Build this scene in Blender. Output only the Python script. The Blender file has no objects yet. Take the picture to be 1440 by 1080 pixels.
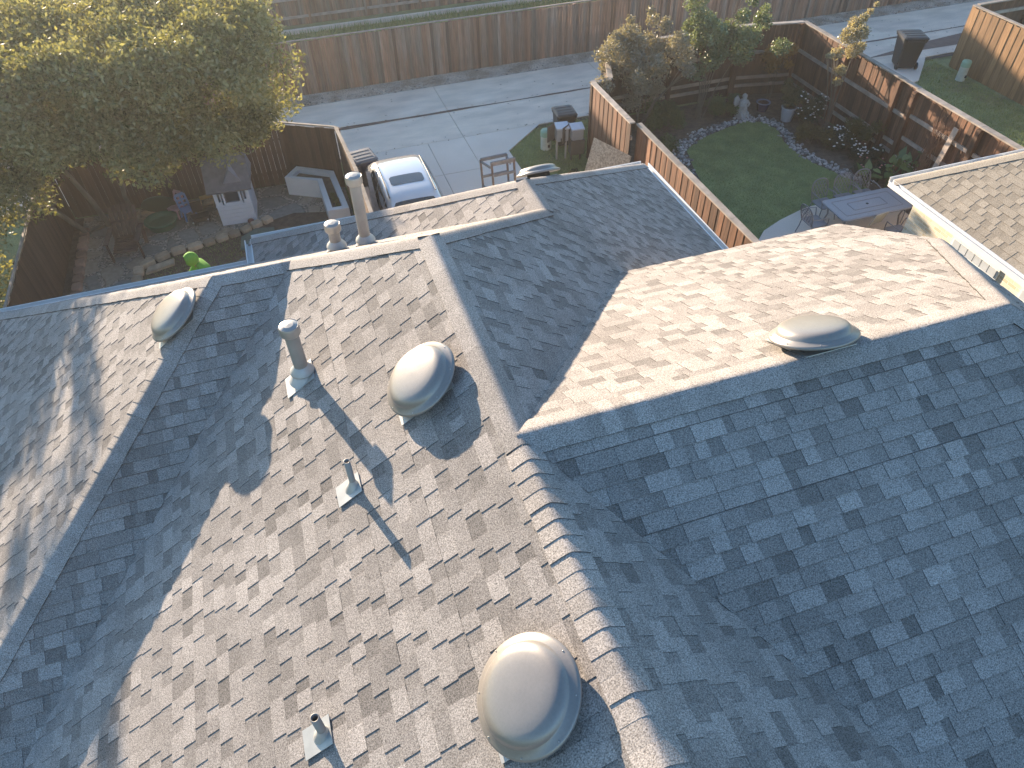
import bpy, math, random
import numpy as np
from mathutils import Vector, Matrix
R=math.radians
SC=bpy.context.scene
# ------------------------------------------------------------------ camera, sky, sun, exposure
cd=bpy.data.cameras.new('camera'); cam=bpy.data.objects.new('camera',cd); SC.collection.objects.link(cam)
CAM=Vector((-1.1143,-3.4673,11.2)); YAW,PIT,ROL=.3000,.7975,-.0276
f=Vector((math.sin(YAW)*math.cos(PIT),math.cos(YAW)*math.cos(PIT),-math.sin(PIT)))
r=Vector((math.cos(YAW),-math.sin(YAW),0)); u=r.cross(f)
r2=r*math.cos(ROL)+u*math.sin(ROL); u2=-r*math.sin(ROL)+u*math.cos(ROL)
cam.matrix_world=Matrix(((r2.x,u2.x,-f.x,CAM.x),(r2.y,u2.y,-f.y,CAM.y),(r2.z,u2.z,-f.z,CAM.z),(0,0,0,1)))
cd.sensor_fit='HORIZONTAL'; cd.sensor_width=36; cd.lens=36*1016.8/1440; cd.clip_end=2000; cd.clip_start=.05
SC.camera=cam
SUN_AZ,SUN_EL=R(-16.2),R(8.9)
w=bpy.data.worlds.new('World'); SC.world=w; w.use_nodes=True
nt=w.node_tree; bg=nt.nodes['Background']
sky=nt.nodes.new('ShaderNodeTexSky'); sky.sky_type='NISHITA'; sky.sun_disc=False
sky.sun_elevation=SUN_EL; sky.sun_rotation=SUN_AZ; sky.air_density=1.0; sky.dust_density=.35; sky.ozone_density=2.8
nt.links.new(sky.outputs[0],bg.inputs[0]); bg.inputs[1].default_value=.12
sd=bpy.data.lights.new('sun','SUN'); sd.energy=5.0; sd.angle=R(.55); sd.color=(1,.80,.585)
sun=bpy.data.objects.new('sun',sd); SC.collection.objects.link(sun)
sv=Vector((math.sin(SUN_AZ)*math.cos(SUN_EL),math.cos(SUN_AZ)*math.cos(SUN_EL),math.sin(SUN_EL)))
sun.rotation_euler=sv.to_track_quat('Z','Y').to_euler(); sun.location=(0,0,30)
SC.cycles.caustics_reflective=False; SC.cycles.caustics_refractive=False
SC.view_settings.view_transform='Standard'; SC.view_settings.look='None'
SC.view_settings.exposure=1.98; SC.view_settings.gamma=1; SC.view_settings.use_curve_mapping=False

# ------------------------------------------------------------------ materials
MATS={}
def _n(nt,t,**k):
    n=nt.nodes.new(t)
    for a,b in k.items(): setattr(n,a,b)
    return n
def pmat(name,base,rough=.7,metal=0,var=.15,scale=4,stretch=(1,1,1),bump=0,bscale=None,attr=False,alo=.6,ahi=1.2,second=None,s2=1.2,thr=.5,grain=0,gscale=300,coat=0,spec=.5,detail=4):
    if name in MATS: return MATS[name]
    m=bpy.data.materials.new(name); m.use_nodes=True; nt=m.node_tree; L=nt.links
    b=nt.nodes['Principled BSDF']; b.inputs['Roughness'].default_value=rough; b.inputs['Metallic'].default_value=metal
    b.inputs['Specular IOR Level'].default_value=spec
    if coat: b.inputs['Coat Weight'].default_value=coat
    tc=_n(nt,'ShaderNodeTexCoord'); mp=_n(nt,'ShaderNodeMapping'); mp.inputs['Scale'].default_value=stretch
    L.new(tc.outputs['Object'],mp.inputs[0])
    no=_n(nt,'ShaderNodeTexNoise'); no.inputs['Scale'].default_value=scale; no.inputs['Detail'].default_value=detail
    L.new(mp.outputs[0],no.inputs['Vector'])
    col=_n(nt,'ShaderNodeMix',data_type='RGBA'); col.inputs[6].default_value=(*base,1); col.inputs[7].default_value=(*(second or base),1)
    if second:
        n2=_n(nt,'ShaderNodeTexNoise'); n2.inputs['Scale'].default_value=s2; n2.inputs['Detail'].default_value=5
        L.new(mp.outputs[0],n2.inputs['Vector'])
        mr=_n(nt,'ShaderNodeMapRange'); mr.inputs[1].default_value=thr-.1; mr.inputs[2].default_value=thr+.1
        L.new(n2.outputs[0],mr.inputs[0]); L.new(mr.outputs[0],col.inputs[0])
    else: col.inputs[0].default_value=0
    mr=_n(nt,'ShaderNodeMapRange'); mr.inputs[1].default_value=.25; mr.inputs[2].default_value=.75; mr.inputs[3].default_value=1-var; mr.inputs[4].default_value=1+var
    L.new(no.outputs[0],mr.inputs[0]); fac=mr.outputs[0]
    def mul(a,bk):
        q=_n(nt,'ShaderNodeMath',operation='MULTIPLY'); L.new(a,q.inputs[0]); L.new(bk,q.inputs[1]); return q.outputs[0]
    if attr:
        at=_n(nt,'ShaderNodeAttribute',attribute_name='tone'); ar=_n(nt,'ShaderNodeMapRange'); ar.inputs[3].default_value=alo; ar.inputs[4].default_value=ahi
        L.new(at.outputs['Fac'],ar.inputs[0]); fac=mul(fac,ar.outputs[0])
    if grain:
        g=_n(nt,'ShaderNodeTexNoise'); g.inputs['Scale'].default_value=gscale; g.inputs['Detail'].default_value=1
        L.new(tc.outputs['Object'],g.inputs['Vector'])
        gr=_n(nt,'ShaderNodeMapRange'); gr.inputs[1].default_value=.25; gr.inputs[2].default_value=.75; gr.inputs[3].default_value=1-grain; gr.inputs[4].default_value=1+grain; gr.clamp=False
        L.new(g.outputs[0],gr.inputs[0]); fac=mul(fac,gr.outputs[0])
    sc=_n(nt,'ShaderNodeVectorMath',operation='SCALE'); L.new(col.outputs[2],sc.inputs[0]); L.new(fac,sc.inputs['Scale'])
    L.new(sc.outputs[0],b.inputs['Base Color'])
    if bump:
        bn=_n(nt,'ShaderNodeTexNoise'); bn.inputs['Scale'].default_value=bscale or scale*4; bn.inputs['Detail'].default_value=3; L.new(mp.outputs[0],bn.inputs['Vector'])
        bp=_n(nt,'ShaderNodeBump'); bp.inputs['Strength'].default_value=.8; bp.inputs['Distance'].default_value=bump
        L.new(bn.outputs[0],bp.inputs['Height']); L.new(bp.outputs[0],b.inputs['Normal'])
    MATS[name]=m; return m
def leafmat(name,c1,c2,trans=.35):
    if name in MATS: return MATS[name]
    m=bpy.data.materials.new(name); m.use_nodes=True; nt=m.node_tree; L=nt.links; nt.nodes.remove(nt.nodes['Principled BSDF'])
    at=_n(nt,'ShaderNodeAttribute',attribute_name='tone'); mx=_n(nt,'ShaderNodeMix',data_type='RGBA'); mx.inputs[6].default_value=(*c1,1); mx.inputs[7].default_value=(*c2,1)
    L.new(at.outputs['Fac'],mx.inputs[0])
    d=_n(nt,'ShaderNodeBsdfDiffuse'); t=_n(nt,'ShaderNodeBsdfTranslucent'); g=_n(nt,'ShaderNodeBsdfGlossy'); g.inputs['Roughness'].default_value=.45
    s=_n(nt,'ShaderNodeMixShader'); s.inputs[0].default_value=trans; s2=_n(nt,'ShaderNodeMixShader'); s2.inputs[0].default_value=.05
    L.new(mx.outputs[2],d.inputs[0]); 
    v=_n(nt,'ShaderNodeVectorMath',operation='MULTIPLY'); v.inputs[1].default_value=(1.35,1.25,.55); L.new(mx.outputs[2],v.inputs[0]); L.new(v.outputs[0],t.inputs[0])
    L.new(d.outputs[0],s.inputs[1]); L.new(t.outputs[0],s.inputs[2]); L.new(s.outputs[0],s2.inputs[1]); L.new(g.outputs[0],s2.inputs[2])
    L.new(s2.outputs[0],nt.nodes['Material Output'].inputs[0]); MATS[name]=m; return m
def brickmat(name,c1,c2,mortar,mixc=None,thr=.55):
    m=bpy.data.materials.new(name); m.use_nodes=True; nt=m.node_tree; L=nt.links; b=nt.nodes['Principled BSDF']; b.inputs['Roughness'].default_value=.9
    tc=_n(nt,'ShaderNodeTexCoord'); sp=_n(nt,'ShaderNodeSeparateXYZ'); L.new(tc.outputs['Object'],sp.inputs[0])
    ad=_n(nt,'ShaderNodeMath',operation='ADD'); L.new(sp.outputs[0],ad.inputs[0]); L.new(sp.outputs[1],ad.inputs[1])
    cb=_n(nt,'ShaderNodeCombineXYZ'); L.new(ad.outputs[0],cb.inputs[0]); L.new(sp.outputs[2],cb.inputs[1])
    br=_n(nt,'ShaderNodeTexBrick'); br.inputs['Scale'].default_value=1; br.inputs['Brick Width'].default_value=.21; br.inputs['Row Height'].default_value=.077
    br.inputs['Mortar Size'].default_value=.008; br.inputs['Mortar Smooth'].default_value=.2; br.inputs['Bias'].default_value=-.1
    br.inputs['Color1'].default_value=(*c1,1); br.inputs['Color2'].default_value=(*c2,1); br.inputs['Mortar'].default_value=(*mortar,1)
    L.new(cb.outputs[0],br.inputs['Vector']); out=br.outputs[0]
    if mixc:
        no=_n(nt,'ShaderNodeTexNoise'); no.inputs['Scale'].default_value=3.2; no.inputs['Detail'].default_value=5; L.new(tc.outputs['Object'],no.inputs['Vector'])
        mr=_n(nt,'ShaderNodeMapRange'); mr.inputs[1].default_value=thr-.06; mr.inputs[2].default_value=thr+.08; L.new(no.outputs[0],mr.inputs[0])
        mx=_n(nt,'ShaderNodeMix',data_type='RGBA'); L.new(mr.outputs[0],mx.inputs[0]); L.new(out,mx.inputs[6]); mx.inputs[7].default_value=(*mixc,1); out=mx.outputs[2]
    L.new(out,b.inputs['Base Color'])
    bp=_n(nt,'ShaderNodeBump'); bp.inputs['Distance'].default_value=.008; bp.invert=True; L.new(br.outputs['Fac'],bp.inputs['Height']); L.new(bp.outputs[0],b.inputs['Normal'])
    MATS[name]=m; return m
def stonepave(name):
    m=bpy.data.materials.new(name); m.use_nodes=True; nt=m.node_tree; L=nt.links; b=nt.nodes['Principled BSDF']; b.inputs['Roughness'].default_value=.9
    tc=_n(nt,'ShaderNodeTexCoord'); no=_n(nt,'ShaderNodeTexNoise'); no.inputs['Scale'].default_value=2; L.new(tc.outputs['Object'],no.inputs['Vector'])
    mxv=_n(nt,'ShaderNodeMix',data_type='VECTOR'); mxv.inputs[0].default_value=.15; L.new(tc.outputs['Object'],mxv.inputs[4]); L.new(no.outputs['Color'],mxv.inputs[5])
    v=_n(nt,'ShaderNodeTexVoronoi',feature='DISTANCE_TO_EDGE'); v.inputs['Scale'].default_value=1.7; L.new(mxv.outputs[1],v.inputs['Vector'])
    v2=_n(nt,'ShaderNodeTexVoronoi'); v2.inputs['Scale'].default_value=1.7; L.new(mxv.outputs[1],v2.inputs['Vector'])
    mr=_n(nt,'ShaderNodeMapRange'); mr.inputs[1].default_value=.05; mr.inputs[2].default_value=.09; L.new(v.outputs['Distance'],mr.inputs[0])
    cr=_n(nt,'ShaderNodeValToRGB'); e=cr.color_ramp.elements; e[0].color=(.20,.18,.15,1); e[1].color=(.38,.30,.22,1); x=e.new(.5); x.color=(.24,.24,.22,1)
    sp=_n(nt,'ShaderNodeSeparateColor'); L.new(v2.outputs['Color'],sp.inputs[0]); L.new(sp.outputs[0],cr.inputs[0])
    gv=_n(nt,'ShaderNodeTexVoronoi'); gv.inputs['Scale'].default_value=28; L.new(tc.outputs['Object'],gv.inputs['Vector'])
    gc=_n(nt,'ShaderNodeValToRGB'); e=gc.color_ramp.elements; e[0].color=(.12,.105,.09,1); e[1].color=(.46,.40,.33,1)
    s3=_n(nt,'ShaderNodeSeparateColor'); L.new(gv.outputs['Color'],s3.inputs[0]); L.new(s3.outputs[0],gc.inputs[0])
    mx=_n(nt,'ShaderNodeMix',data_type='RGBA'); L.new(mr.outputs[0],mx.inputs[0]); L.new(gc.outputs[0],mx.inputs[6]); L.new(cr.outputs[0],mx.inputs[7])
    n3=_n(nt,'ShaderNodeTexNoise'); n3.inputs['Scale'].default_value=9; n3.inputs['Detail'].default_value=5; L.new(tc.outputs['Object'],n3.inputs['Vector'])
    r3=_n(nt,'ShaderNodeMapRange'); r3.inputs[3].default_value=.6; r3.inputs[4].default_value=1.35; L.new(n3.outputs[0],r3.inputs[0])
    sc=_n(nt,'ShaderNodeVectorMath',operation='SCALE'); L.new(mx.outputs[2],sc.inputs[0]); L.new(r3.outputs[0],sc.inputs['Scale']); L.new(sc.outputs[0],b.inputs['Base Color'])
    bp=_n(nt,'ShaderNodeBump'); bp.inputs['Distance'].default_value=.03; L.new(mr.outputs[0],bp.inputs['Height']); L.new(bp.outputs[0],b.inputs['Normal'])
    return m
SH=pmat('asphalt_shingle',(.300,.277,.258),.95,var=.08,scale=2.5,second=(.262,.240,.222),s2=.55,thr=.52,attr=True,alo=.57,ahi=1.12,grain=.60,gscale=105,bump=.002,bscale=110,spec=.2)
SHN=pmat('neighbour_shingle',(.30,.265,.215),.95,var=.07,scale=1.2,attr=True,alo=.72,ahi=1.08,grain=.45,gscale=80,spec=.2)
GALV=pmat('weathered_metal',(.33,.315,.295),.42,.55,var=.10,scale=5,bump=.0006,bscale=12)
VENTM=pmat('vent_hood_metal',(.25,.232,.215),.36,.4,var=.06,scale=3,grain=.04,gscale=60)
FLASH=pmat('pale_flashing',(.40,.40,.385),.45,.25,var=.12,scale=9)
LEAD=pmat('boot_grey',(.42,.42,.41),.5,.2,var=.15,scale=12)
PIPE=pmat('pipe_paint',(.27,.25,.23),.55,.1,var=.12,scale=6)
DARK=pmat('dark_void',(.02,.02,.02),.9,var=0)
WHITE=pmat('white_trim',(.72,.72,.70),.5,var=.05,scale=3)
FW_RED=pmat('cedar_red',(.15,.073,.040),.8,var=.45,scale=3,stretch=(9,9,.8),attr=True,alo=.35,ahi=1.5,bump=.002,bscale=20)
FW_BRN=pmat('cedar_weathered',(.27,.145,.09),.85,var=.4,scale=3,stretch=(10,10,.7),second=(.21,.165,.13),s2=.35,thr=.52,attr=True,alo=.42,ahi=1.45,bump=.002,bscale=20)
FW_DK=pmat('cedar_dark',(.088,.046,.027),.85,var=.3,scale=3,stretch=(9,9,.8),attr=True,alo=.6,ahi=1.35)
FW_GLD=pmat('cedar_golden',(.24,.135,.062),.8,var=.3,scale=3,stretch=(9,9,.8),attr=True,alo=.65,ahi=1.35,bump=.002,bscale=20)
CAPW=pmat('cap_board_grey',(.34,.285,.235),.85,var=.3,scale=4,stretch=(1,1,1),attr=True,alo=.75,ahi=1.2)
RAILW=pmat('rail_grey',(.36,.29,.24),.85,var=.3,scale=5)
CONC=pmat('concrete',(.72,.60,.49),.9,var=.12,scale=.7,second=(.60,.505,.43),s2=.35,thr=.56,grain=.10,gscale=40,detail=8)
CONCD=pmat('concrete_dirty',(.73,.60,.475),.9,var=.20,scale=1.6,stretch=(.5,1.3,1),second=(.66,.535,.43),s2=.5,thr=.55,grain=.12,gscale=40,detail=8)
JOINT=pmat('joint_dirt',(.07,.06,.05),.95,var=.2)
GRASS=pmat('grass_soil',(.17,.20,.08),.95,var=.3,scale=2,grain=.35,gscale=45,second=(.17,.15,.08),s2=.8,thr=.6)
DIRT=pmat('dirt_gravel',(.46,.39,.32),.95,var=.25,scale=2,second=(.30,.24,.18),s2=1.3,thr=.5,grain=.5,gscale=22,bump=.02,bscale=15,detail=8)
SOIL=pmat('mulch_soil',(.12,.085,.06),.95,var=.4,scale=6,grain=.4,gscale=60,bump=.02,bscale=20)
BARK=pmat('bark',(.16,.13,.10),.9,var=.3,scale=6,stretch=(1,1,.3),bump=.01)
BRKN=brickmat('sunlit_pale_brick',(.60,.50,.34),(.78,.70,.55),(.80,.76,.66),(.42,.19,.09),.70)  # pale brick tones hold the overexposed sunlight; orange blotches are rust bricks
BRK=brickmat('house_brick',(.33,.20,.13),(.42,.28,.19),(.45,.42,.37))
BLKP=pmat('black_plastic',(.018,.018,.02),.45,var=.1,spec=.4)
BLUEP=pmat('navy_plastic',(.02,.028,.075),.5,var=.1)
GREYP=pmat('grey_plastic',(.10,.105,.115),.5,var=.1)

# ------------------------------------------------------------------ mesh builder
class MB:
    def __init__(s): s.v=[]; s.f=[]; s.m=[]; s.t=[]; s.sm=[]
    def face(s,pts,mi=0,tone=.5,smooth=False):
        n=len(s.v); s.v+= [tuple(p) for p in pts]; s.f.append(tuple(range(n,n+len(pts)))); s.m.append(mi); s.t.append(tone); s.sm.append(smooth)
    def grid(s,rows,mi=0,tone=.5,smooth=True,closed=False):
        n=len(s.v); c=len(rows[0])
        for r_ in rows: s.v+=[tuple(p) for p in r_]
        for i in range(len(rows)-1):
            for j in range(c if closed else c-1):
                k=(j+1)%c
                s.f.append((n+i*c+j,n+i*c+k,n+(i+1)*c+k,n+(i+1)*c+j)); s.m.append(mi); s.t.append(tone); s.sm.append(smooth)
    def poly(s,vs,fs,mi=0,tone=.5,smooth=False):
        n=len(s.v); s.v+=[tuple(p) for p in vs]
        for q in fs: s.f.append(tuple(n+i for i in q)); s.m.append(mi); s.t.append(tone); s.sm.append(smooth)
    def obox(s,c,ax,ay,az,mi=0,tone=.5):
        c=Vector(c);ax=Vector(ax);ay=Vector(ay);az=Vector(az)
        vs=[c+ax*i+ay*j+az*k for k in(-.5,.5) for j in(-.5,.5) for i in(-.5,.5)]
        s.poly(vs,[(0,2,3,1),(4,5,7,6),(0,1,5,4),(2,6,7,3),(0,4,6,2),(1,3,7,5)],mi,tone)
    def box(s,c,d,rz=0,mi=0,tone=.5):
        cz,sz=math.cos(rz),math.sin(rz)
        s.obox(c,(d[0]*cz,d[0]*sz,0),(-d[1]*sz,d[1]*cz,0),(0,0,d[2]),mi,tone)
    def bar(s,a,b,w,h,up=(0,0,1),mi=0,tone=.5):
        a=Vector(a);b=Vector(b);d=b-a; side=d.cross(Vector(up))
        if side.length<1e-6: side=d.cross(Vector((1,0,0)))
        side.normalize(); uu=side.cross(d).normalized()
        s.obox((a+b)/2,d,side*w,uu*h,mi,tone)
    def prism(s,poly,z0,z1,mi=0,tone=.5):
        n=len(poly); vs=[(x,y,z0) for x,y in poly]+[(x,y,z1) for x,y in poly]
        s.poly(vs,[tuple(range(n))[::-1],tuple(range(n,2*n))]+[(i,(i+1)%n,n+(i+1)%n,n+i) for i in range(n)],mi,tone)
    def tube(s,pts,rad,seg=10,mi=0,tone=.5,caps=True,smooth=True):
        pts=[Vector(p) for p in pts]; rad=rad if hasattr(rad,'__len__') else [rad]*len(pts)
        rows=[]; prev=None
        for i,p in enumerate(pts):
            d=(pts[min(i+1,len(pts)-1)]-pts[max(i-1,0)]).normalized()
            a=prev if prev else (Vector((1,0,0)) if abs(d.x)<.8 else Vector((0,1,0)))
            a=(a-d*a.dot(d)).normalized(); b=d.cross(a); prev=a
            rows.append([p+(a*math.cos(2*math.pi*k/seg)+b*math.sin(2*math.pi*k/seg))*rad[i] for k in range(seg)])
        s.grid(rows,mi,tone,smooth,True)
        if caps: s.face(rows[0][::-1],mi,tone); s.face(rows[-1],mi,tone)
    def lathe(s,o,prof,M=None,seg=32,mi=0,tone=.5,smooth=True,sq=1):
        o=Vector(o); M=M or Matrix.Identity(3)
        rows=[[o+M@Vector((rr*math.cos(2*math.pi*k/seg),rr*math.sin(2*math.pi*k/seg),z)) for k in range(seg)] for rr,z in prof]
        s.grid(rows,mi,tone,smooth,True)
        if prof[0][0]>1e-4: s.face(rows[0][::-1],mi,tone)
        if prof[-1][0]>1e-4: s.face(rows[-1],mi,tone)
    def build(s,name,mat,parent=None,loc=None):
        me=bpy.data.meshes.new(name)
        off=Vector(loc) if loc else Vector((0,0,0))
        me.from_pydata([tuple(Vector(p)-off) for p in s.v],[],s.f)
        for m in (mat if isinstance(mat,(list,tuple)) else [mat]):
            if m: me.materials.append(m)
        me.polygons.foreach_set('material_index',s.m); me.polygons.foreach_set('use_smooth',s.sm)
        a=me.attributes.new('tone','FLOAT','FACE'); a.data.foreach_set('value',s.t); me.update()
        o=bpy.data.objects.new(name,me); SC.collection.objects.link(o); o.location=off
        if parent: o.parent=parent
        return o
def tag(o,label=None,cat=None,group=None,kind=None):
    if label:o['label']=label
    if cat:o['category']=cat
    if group:o['group']=group
    if kind:o['kind']=kind
    return o
def thing(name,label,cat,loc=(0,0,0),rz=0,group=None):
    o=bpy.data.objects.new(name,None); SC.collection.objects.link(o); o.location=loc; o.rotation_euler=(0,0,rz); o.empty_display_size=.2
    return tag(o,label,cat,group)
def struct(name,mb,m): return tag(mb.build(name,m),kind='structure')
def dup(o,loc,rz,label=None,parent=None):
    c=o.copy(); SC.collection.objects.link(c)
    if parent: c.parent=parent
    else: c.location=loc; c.rotation_euler=(0,0,rz)
    if label: c['label']=label
    for ch in list(o.children): dup(ch,None,0,None,c)
    return c
rnd=random.Random(7)

# ------------------------------------------------------------------ roof of the house in the foreground
ZR=6.9; m=.6571; mR=.4792; mN=.6482; mS=.5829; EZ=-4.29
def P(x,y,z): return Vector((x,y,z+ZR))
def clip(poly,u0,u1,v0,v1):
    for ax,val,sg in ((0,u0,1),(0,u1,-1),(1,v0,1),(1,v1,-1)):
        out=[]
        for i in range(len(poly)):
            a=poly[i-1]; b=poly[i]; da=(a[ax]-val)*sg; db=(b[ax]-val)*sg
            if da>=0: out.append(a) if not out or out[-1]!=a else None
            if da*db<0:
                t=da/(da-db); out.append((a[0]+(b[0]-a[0])*t,a[1]+(b[1]-a[1])*t))
        poly=out
        if len(poly)<3: return []
    return poly
def frame(poly):
    n=Vector((0,0,0))
    for i in range(len(poly)): n+=(poly[i-1]-poly[0]).cross(poly[i]-poly[0])
    n.normalize(); n=-n if n.z<0 else n
    v=Vector((0,0,-1)); v=(v-n*v.dot(n)).normalized(); u_=v.cross(n).normalized()
    return n,u_,v
EXPO=.143
def shingle(mb,poly,rr,tw=(.11,.30),gw=(.07,.24),th=1.0):
    n,u_,v=frame(poly); o=poly[0]
    p2=[((q-o).dot(u_),(q-o).dot(v)) for q in poly]
    a=sum(p2[i-1][0]*p2[i][1]-p2[i][0]*p2[i-1][1] for i in range(len(p2)))
    if a<0: p2=p2[::-1]
    umin=min(q[0] for q in p2);umax=max(q[0] for q in p2);vmin=min(q[1] for q in p2);vmax=max(q[1] for q in p2)
    # solid deck
    N=len(poly); top=[q-n*.003 for q in poly]; bot=[q-n*.10 for q in poly]
    mb.poly(top+bot,[tuple(range(N)),tuple(range(N,2*N))[::-1]]+[(i,N+i,N+(i+1)%N,(i+1)%N) for i in range(N)],0,.25)
    vb=vmax
    while vb>vmin:
        va=vb-EXPO; x=umin-rr.random()*.3; tooth=rr.random()<.5; drift=rr.uniform(-.004,.004)
        while x<umax:
            wd=rr.uniform(*(tw if tooth else gw)); xe=x+wd
            c=clip(p2,x,xe,va+drift,vb+drift)
            if c:
                if tooth: h0,h1,tn=.0045,.0045+.0065*th,min(1,max(0,rr.gauss(.72,.20)))
                else: h0,h1,tn=.0005,.0005+.0055*th,min(1,max(0,rr.gauss(.40,.24)))
                def W(q,h=None):
                    k=(q[1]-va)/EXPO; return o+u_*q[0]+v*q[1]+n*((h0+(h1-h0)*k) if h is None else h)
                mb.face([W(q) for q in c][::-1],0,tn)
                for i in range(len(c)):
                    A=c[i-1];B=c[i]
                    if abs(A[1]-B[1])<1e-6 and A[1]<vb-.02+drift: continue
                    if not tooth and abs(A[0]-B[0])<1e-6: continue
                    mb.face([W(A),W(B),W(B,-.004),W(A,-.004)],1,.3)
            x=xe; tooth=not tooth
        vb=va
def caps(P0,P1,nA,nB,parent,wd=.155,seedv=0,mat=None,name='ridge_cap',step=.143,hb=.022):
    rr=random.Random(seedv); mb=MB(); d=(P1-P0); Ln=d.length; d.normalize()
    def side(nX,nY):
        a=d.cross(nX).normalized(); return a if a.dot(nY)<0 else -a
    a,b=side(nA,nB),side(nB,nA); nm=(nA+nB).normalized()
    k=int(Ln/step)+1
    for i in range(k):
        s0=Ln*i/k; s1=min(Ln,s0+step*1.35); tn=min(1,max(0,rr.gauss(.80,.13))); ww=wd*rr.uniform(.97,1.04)
        def sec(s,h):
            row=[]
            for t,cc in ((-1,0),(-.7,0),(-.42,0),(-.24,.0015),(-.09,.004),(.09,.004),(.24,.0015),(.42,0),(.7,0),(1,0)):
                dr=a if t<0 else b; nn=nA if t<0 else nB
                q=P0+d*s+dr*abs(t)*ww; nl=nn.lerp(nm,max(0,1-abs(t)*2)).normalized()
                row.append(q+nl*h-nm*cc*1.0)
            return row
        h0=hb+(rr.uniform(-.003,.006) if hb>.021 else 0); A_=sec(s0,h0); B_=sec(s1,.017); D_=sec(s0,.012)
        mb.grid([A_,B_],0,tn,True); mb.grid([D_,A_],1,tn*.7,False)
        mb.face([A_[0],B_[0],B_[0]-nA*.02,A_[0]-nA*.03],1,tn*.8); mb.face([A_[-1],B_[-1],B_[-1]-nB*.02,A_[-1]-nB*.03],1,tn*.8)
    return mb.build(name,[mat or SH,EDGE],parent)
EDGE=pmat('shingle_cut_edge_shade',(.04,.037,.035),.95,var=.2)  # dark asphalt edges, blackened further to draw shade under each course
nP1=Vector((-m,0,1)).normalized(); nP3=Vector((m,0,1)).normalized(); nRB=Vector((0,mR,1)).normalized(); nRF=Vector((0,-mR,1)).normalized()
nN=Vector((0,mN,1)).normalized(); nS=Vector((0,-mS,1)).normalized(); nE=nP3
house=thing('brick_house','large brick house in the foreground whose grey shingled hip roof fills the lower picture','house',(0,0,0))
YB=-8.0
J=P(0,0,0); APX=P(0,2.864,0); HG=P(2.0425,4.935,-1.342); GA=P(2.0425,5.8046,-1.342)
GC=P(6.53,10.355,EZ); GL=P(-2.446,10.355,EZ); NV=P(-2.446,9.48,EZ)
BA=P(-2.44,4.371,-.977); BJ=P(-1.4865,4.371,-.977)
tB=(-.977-EZ)/m; BF=P(-2.44-tB,4.371+tB*m/mN,EZ); BNr=P(-2.44-tB,4.371-tB*m/mS,EZ)
tV=(-.977-EZ)/m; VE=P(-1.4865-tV,4.371-tV*m/mS,EZ)
XR=4.725; ER=P(XR,0,0); t5=1.535
EHf=P(XR+t5,t5*m/mR,-m*t5); EHn=P(XR+t5,-t5*m/mR,-m*t5)
RE=3.76; RV=P(RE*mR/m,RE,-mR*RE); RC=P(XR+t5,RE,-mR*RE)
rng=random.Random(11); mb=MB()
yv=YB; xv=-yv*mR/m
for poly in ([J,P(0,YB,0),P(-6.54,YB,EZ),VE,BJ,P(0,2.864,0)],                         # left slope
             [BA,BF,BNr],                                                            # left hip end
             [BA,BNr,VE,BJ],                                                         # camera side of left wing
             [APX,HG,NV,BF,BA,BJ],                                                   # far side
             [J,APX,HG,GA,GC,P(6.53,3.5,EZ),P(2.55,3.5,-1.676)],                     # right slope
             [HG,NV,GL,GA],[GA,GL,GC],                                               # garage left and far
             [J,ER,EHf,RC,RV],[J,ER,EHn,P(XR+t5,YB,mR*YB),P(xv,YB,mR*YB)],           # right wing far and near
             [ER,EHf,EHn],                                                           # clipped gable end
             [J,P(xv,YB,-m*xv),P(0,YB,0)]):
    shingle(mb,poly,rng,th=1.6 if frame(poly)[0].y<-.2 else .62)
EDGE=pmat('shingle_cut_edge_shade',(.04,.037,.035),.95,var=.2)
roof=tag(mb.build('roof',[SH,EDGE],house),'grey laminated asphalt shingle roof')
# ridge and hip caps
caps(P(0,YB,0),P(0,-.12,0),nP1,nP3,roof,seedv=1,wd=.165)
caps(APX,P(0,-.1,0),nP1,nP3,roof,seedv=2,step=.6,hb=.020)
caps(P(XR,0,0),P(-.02,0,.004),nRB,nRF,roof,seedv=3,hb=.020,wd=.185)
caps(EHf,ER,nRB,nE,roof,seedv=4); caps(EHn,ER,nRF,nE,roof,seedv=5)
caps(BNr,BA,nP1,nS,roof,seedv=6); caps(BF,BA,nP1,nN,roof,seedv=7); caps(BA,BJ,nS,nN,roof,seedv=8)
caps(BJ,APX,nP1,nN,roof,seedv=9,step=.5,hb=.020); caps(HG,APX,nP3,nN,roof,seedv=10,step=.5,hb=.020)
caps(GA,HG,nP1,nP3,roof,seedv=12,step=.4,hb=.020); caps(GL,GA,nP1,nN,roof,seedv=13,step=.4,hb=.020); caps(GC,GA,nP3,nN,roof,seedv=14,step=.4,hb=.020)
# walls
def wallbox(pts,z0,z1,parent,mat,name='wall',th=.12):
    mb=MB(); n=len(pts)
    for i in range(n): 
        a=Vector(pts[i]);b=Vector(pts[(i+1)%n]); d=(b-a).normalized()*th/2
        mb.bar((a.x-d.x,a.y-d.y,(z0+z1)/2),(b.x+d.x,b.y+d.y,(z0+z1)/2),th,z1-z0)
    return mb.build(name,mat,parent)
mbw=MB()
def wseg(a,b,z0,z1,th=.14): mbw.bar((a[0],a[1],(z0+z1)/2),(b[0],b[1],(z0+z1)/2),th,z1-z0)
we=.42; zt=2.5
for a,b in (((-7.06,-.9),(-7.06,9.0)),((-7.06,9.0),(-2.05,9.0)),((-2.05,9.07),(-2.05,9.93)),((-2.05,9.93),(6.1,9.93)),((6.1,9.86),(6.1,YB)),((-7.06,-.9),(-6.12,-.9)),((-6.12,-.97),(-6.12,YB))): wseg(a,b,0,zt)
wseg((2.9,3.35),(5.86,3.35),2.0,4.95)
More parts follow.
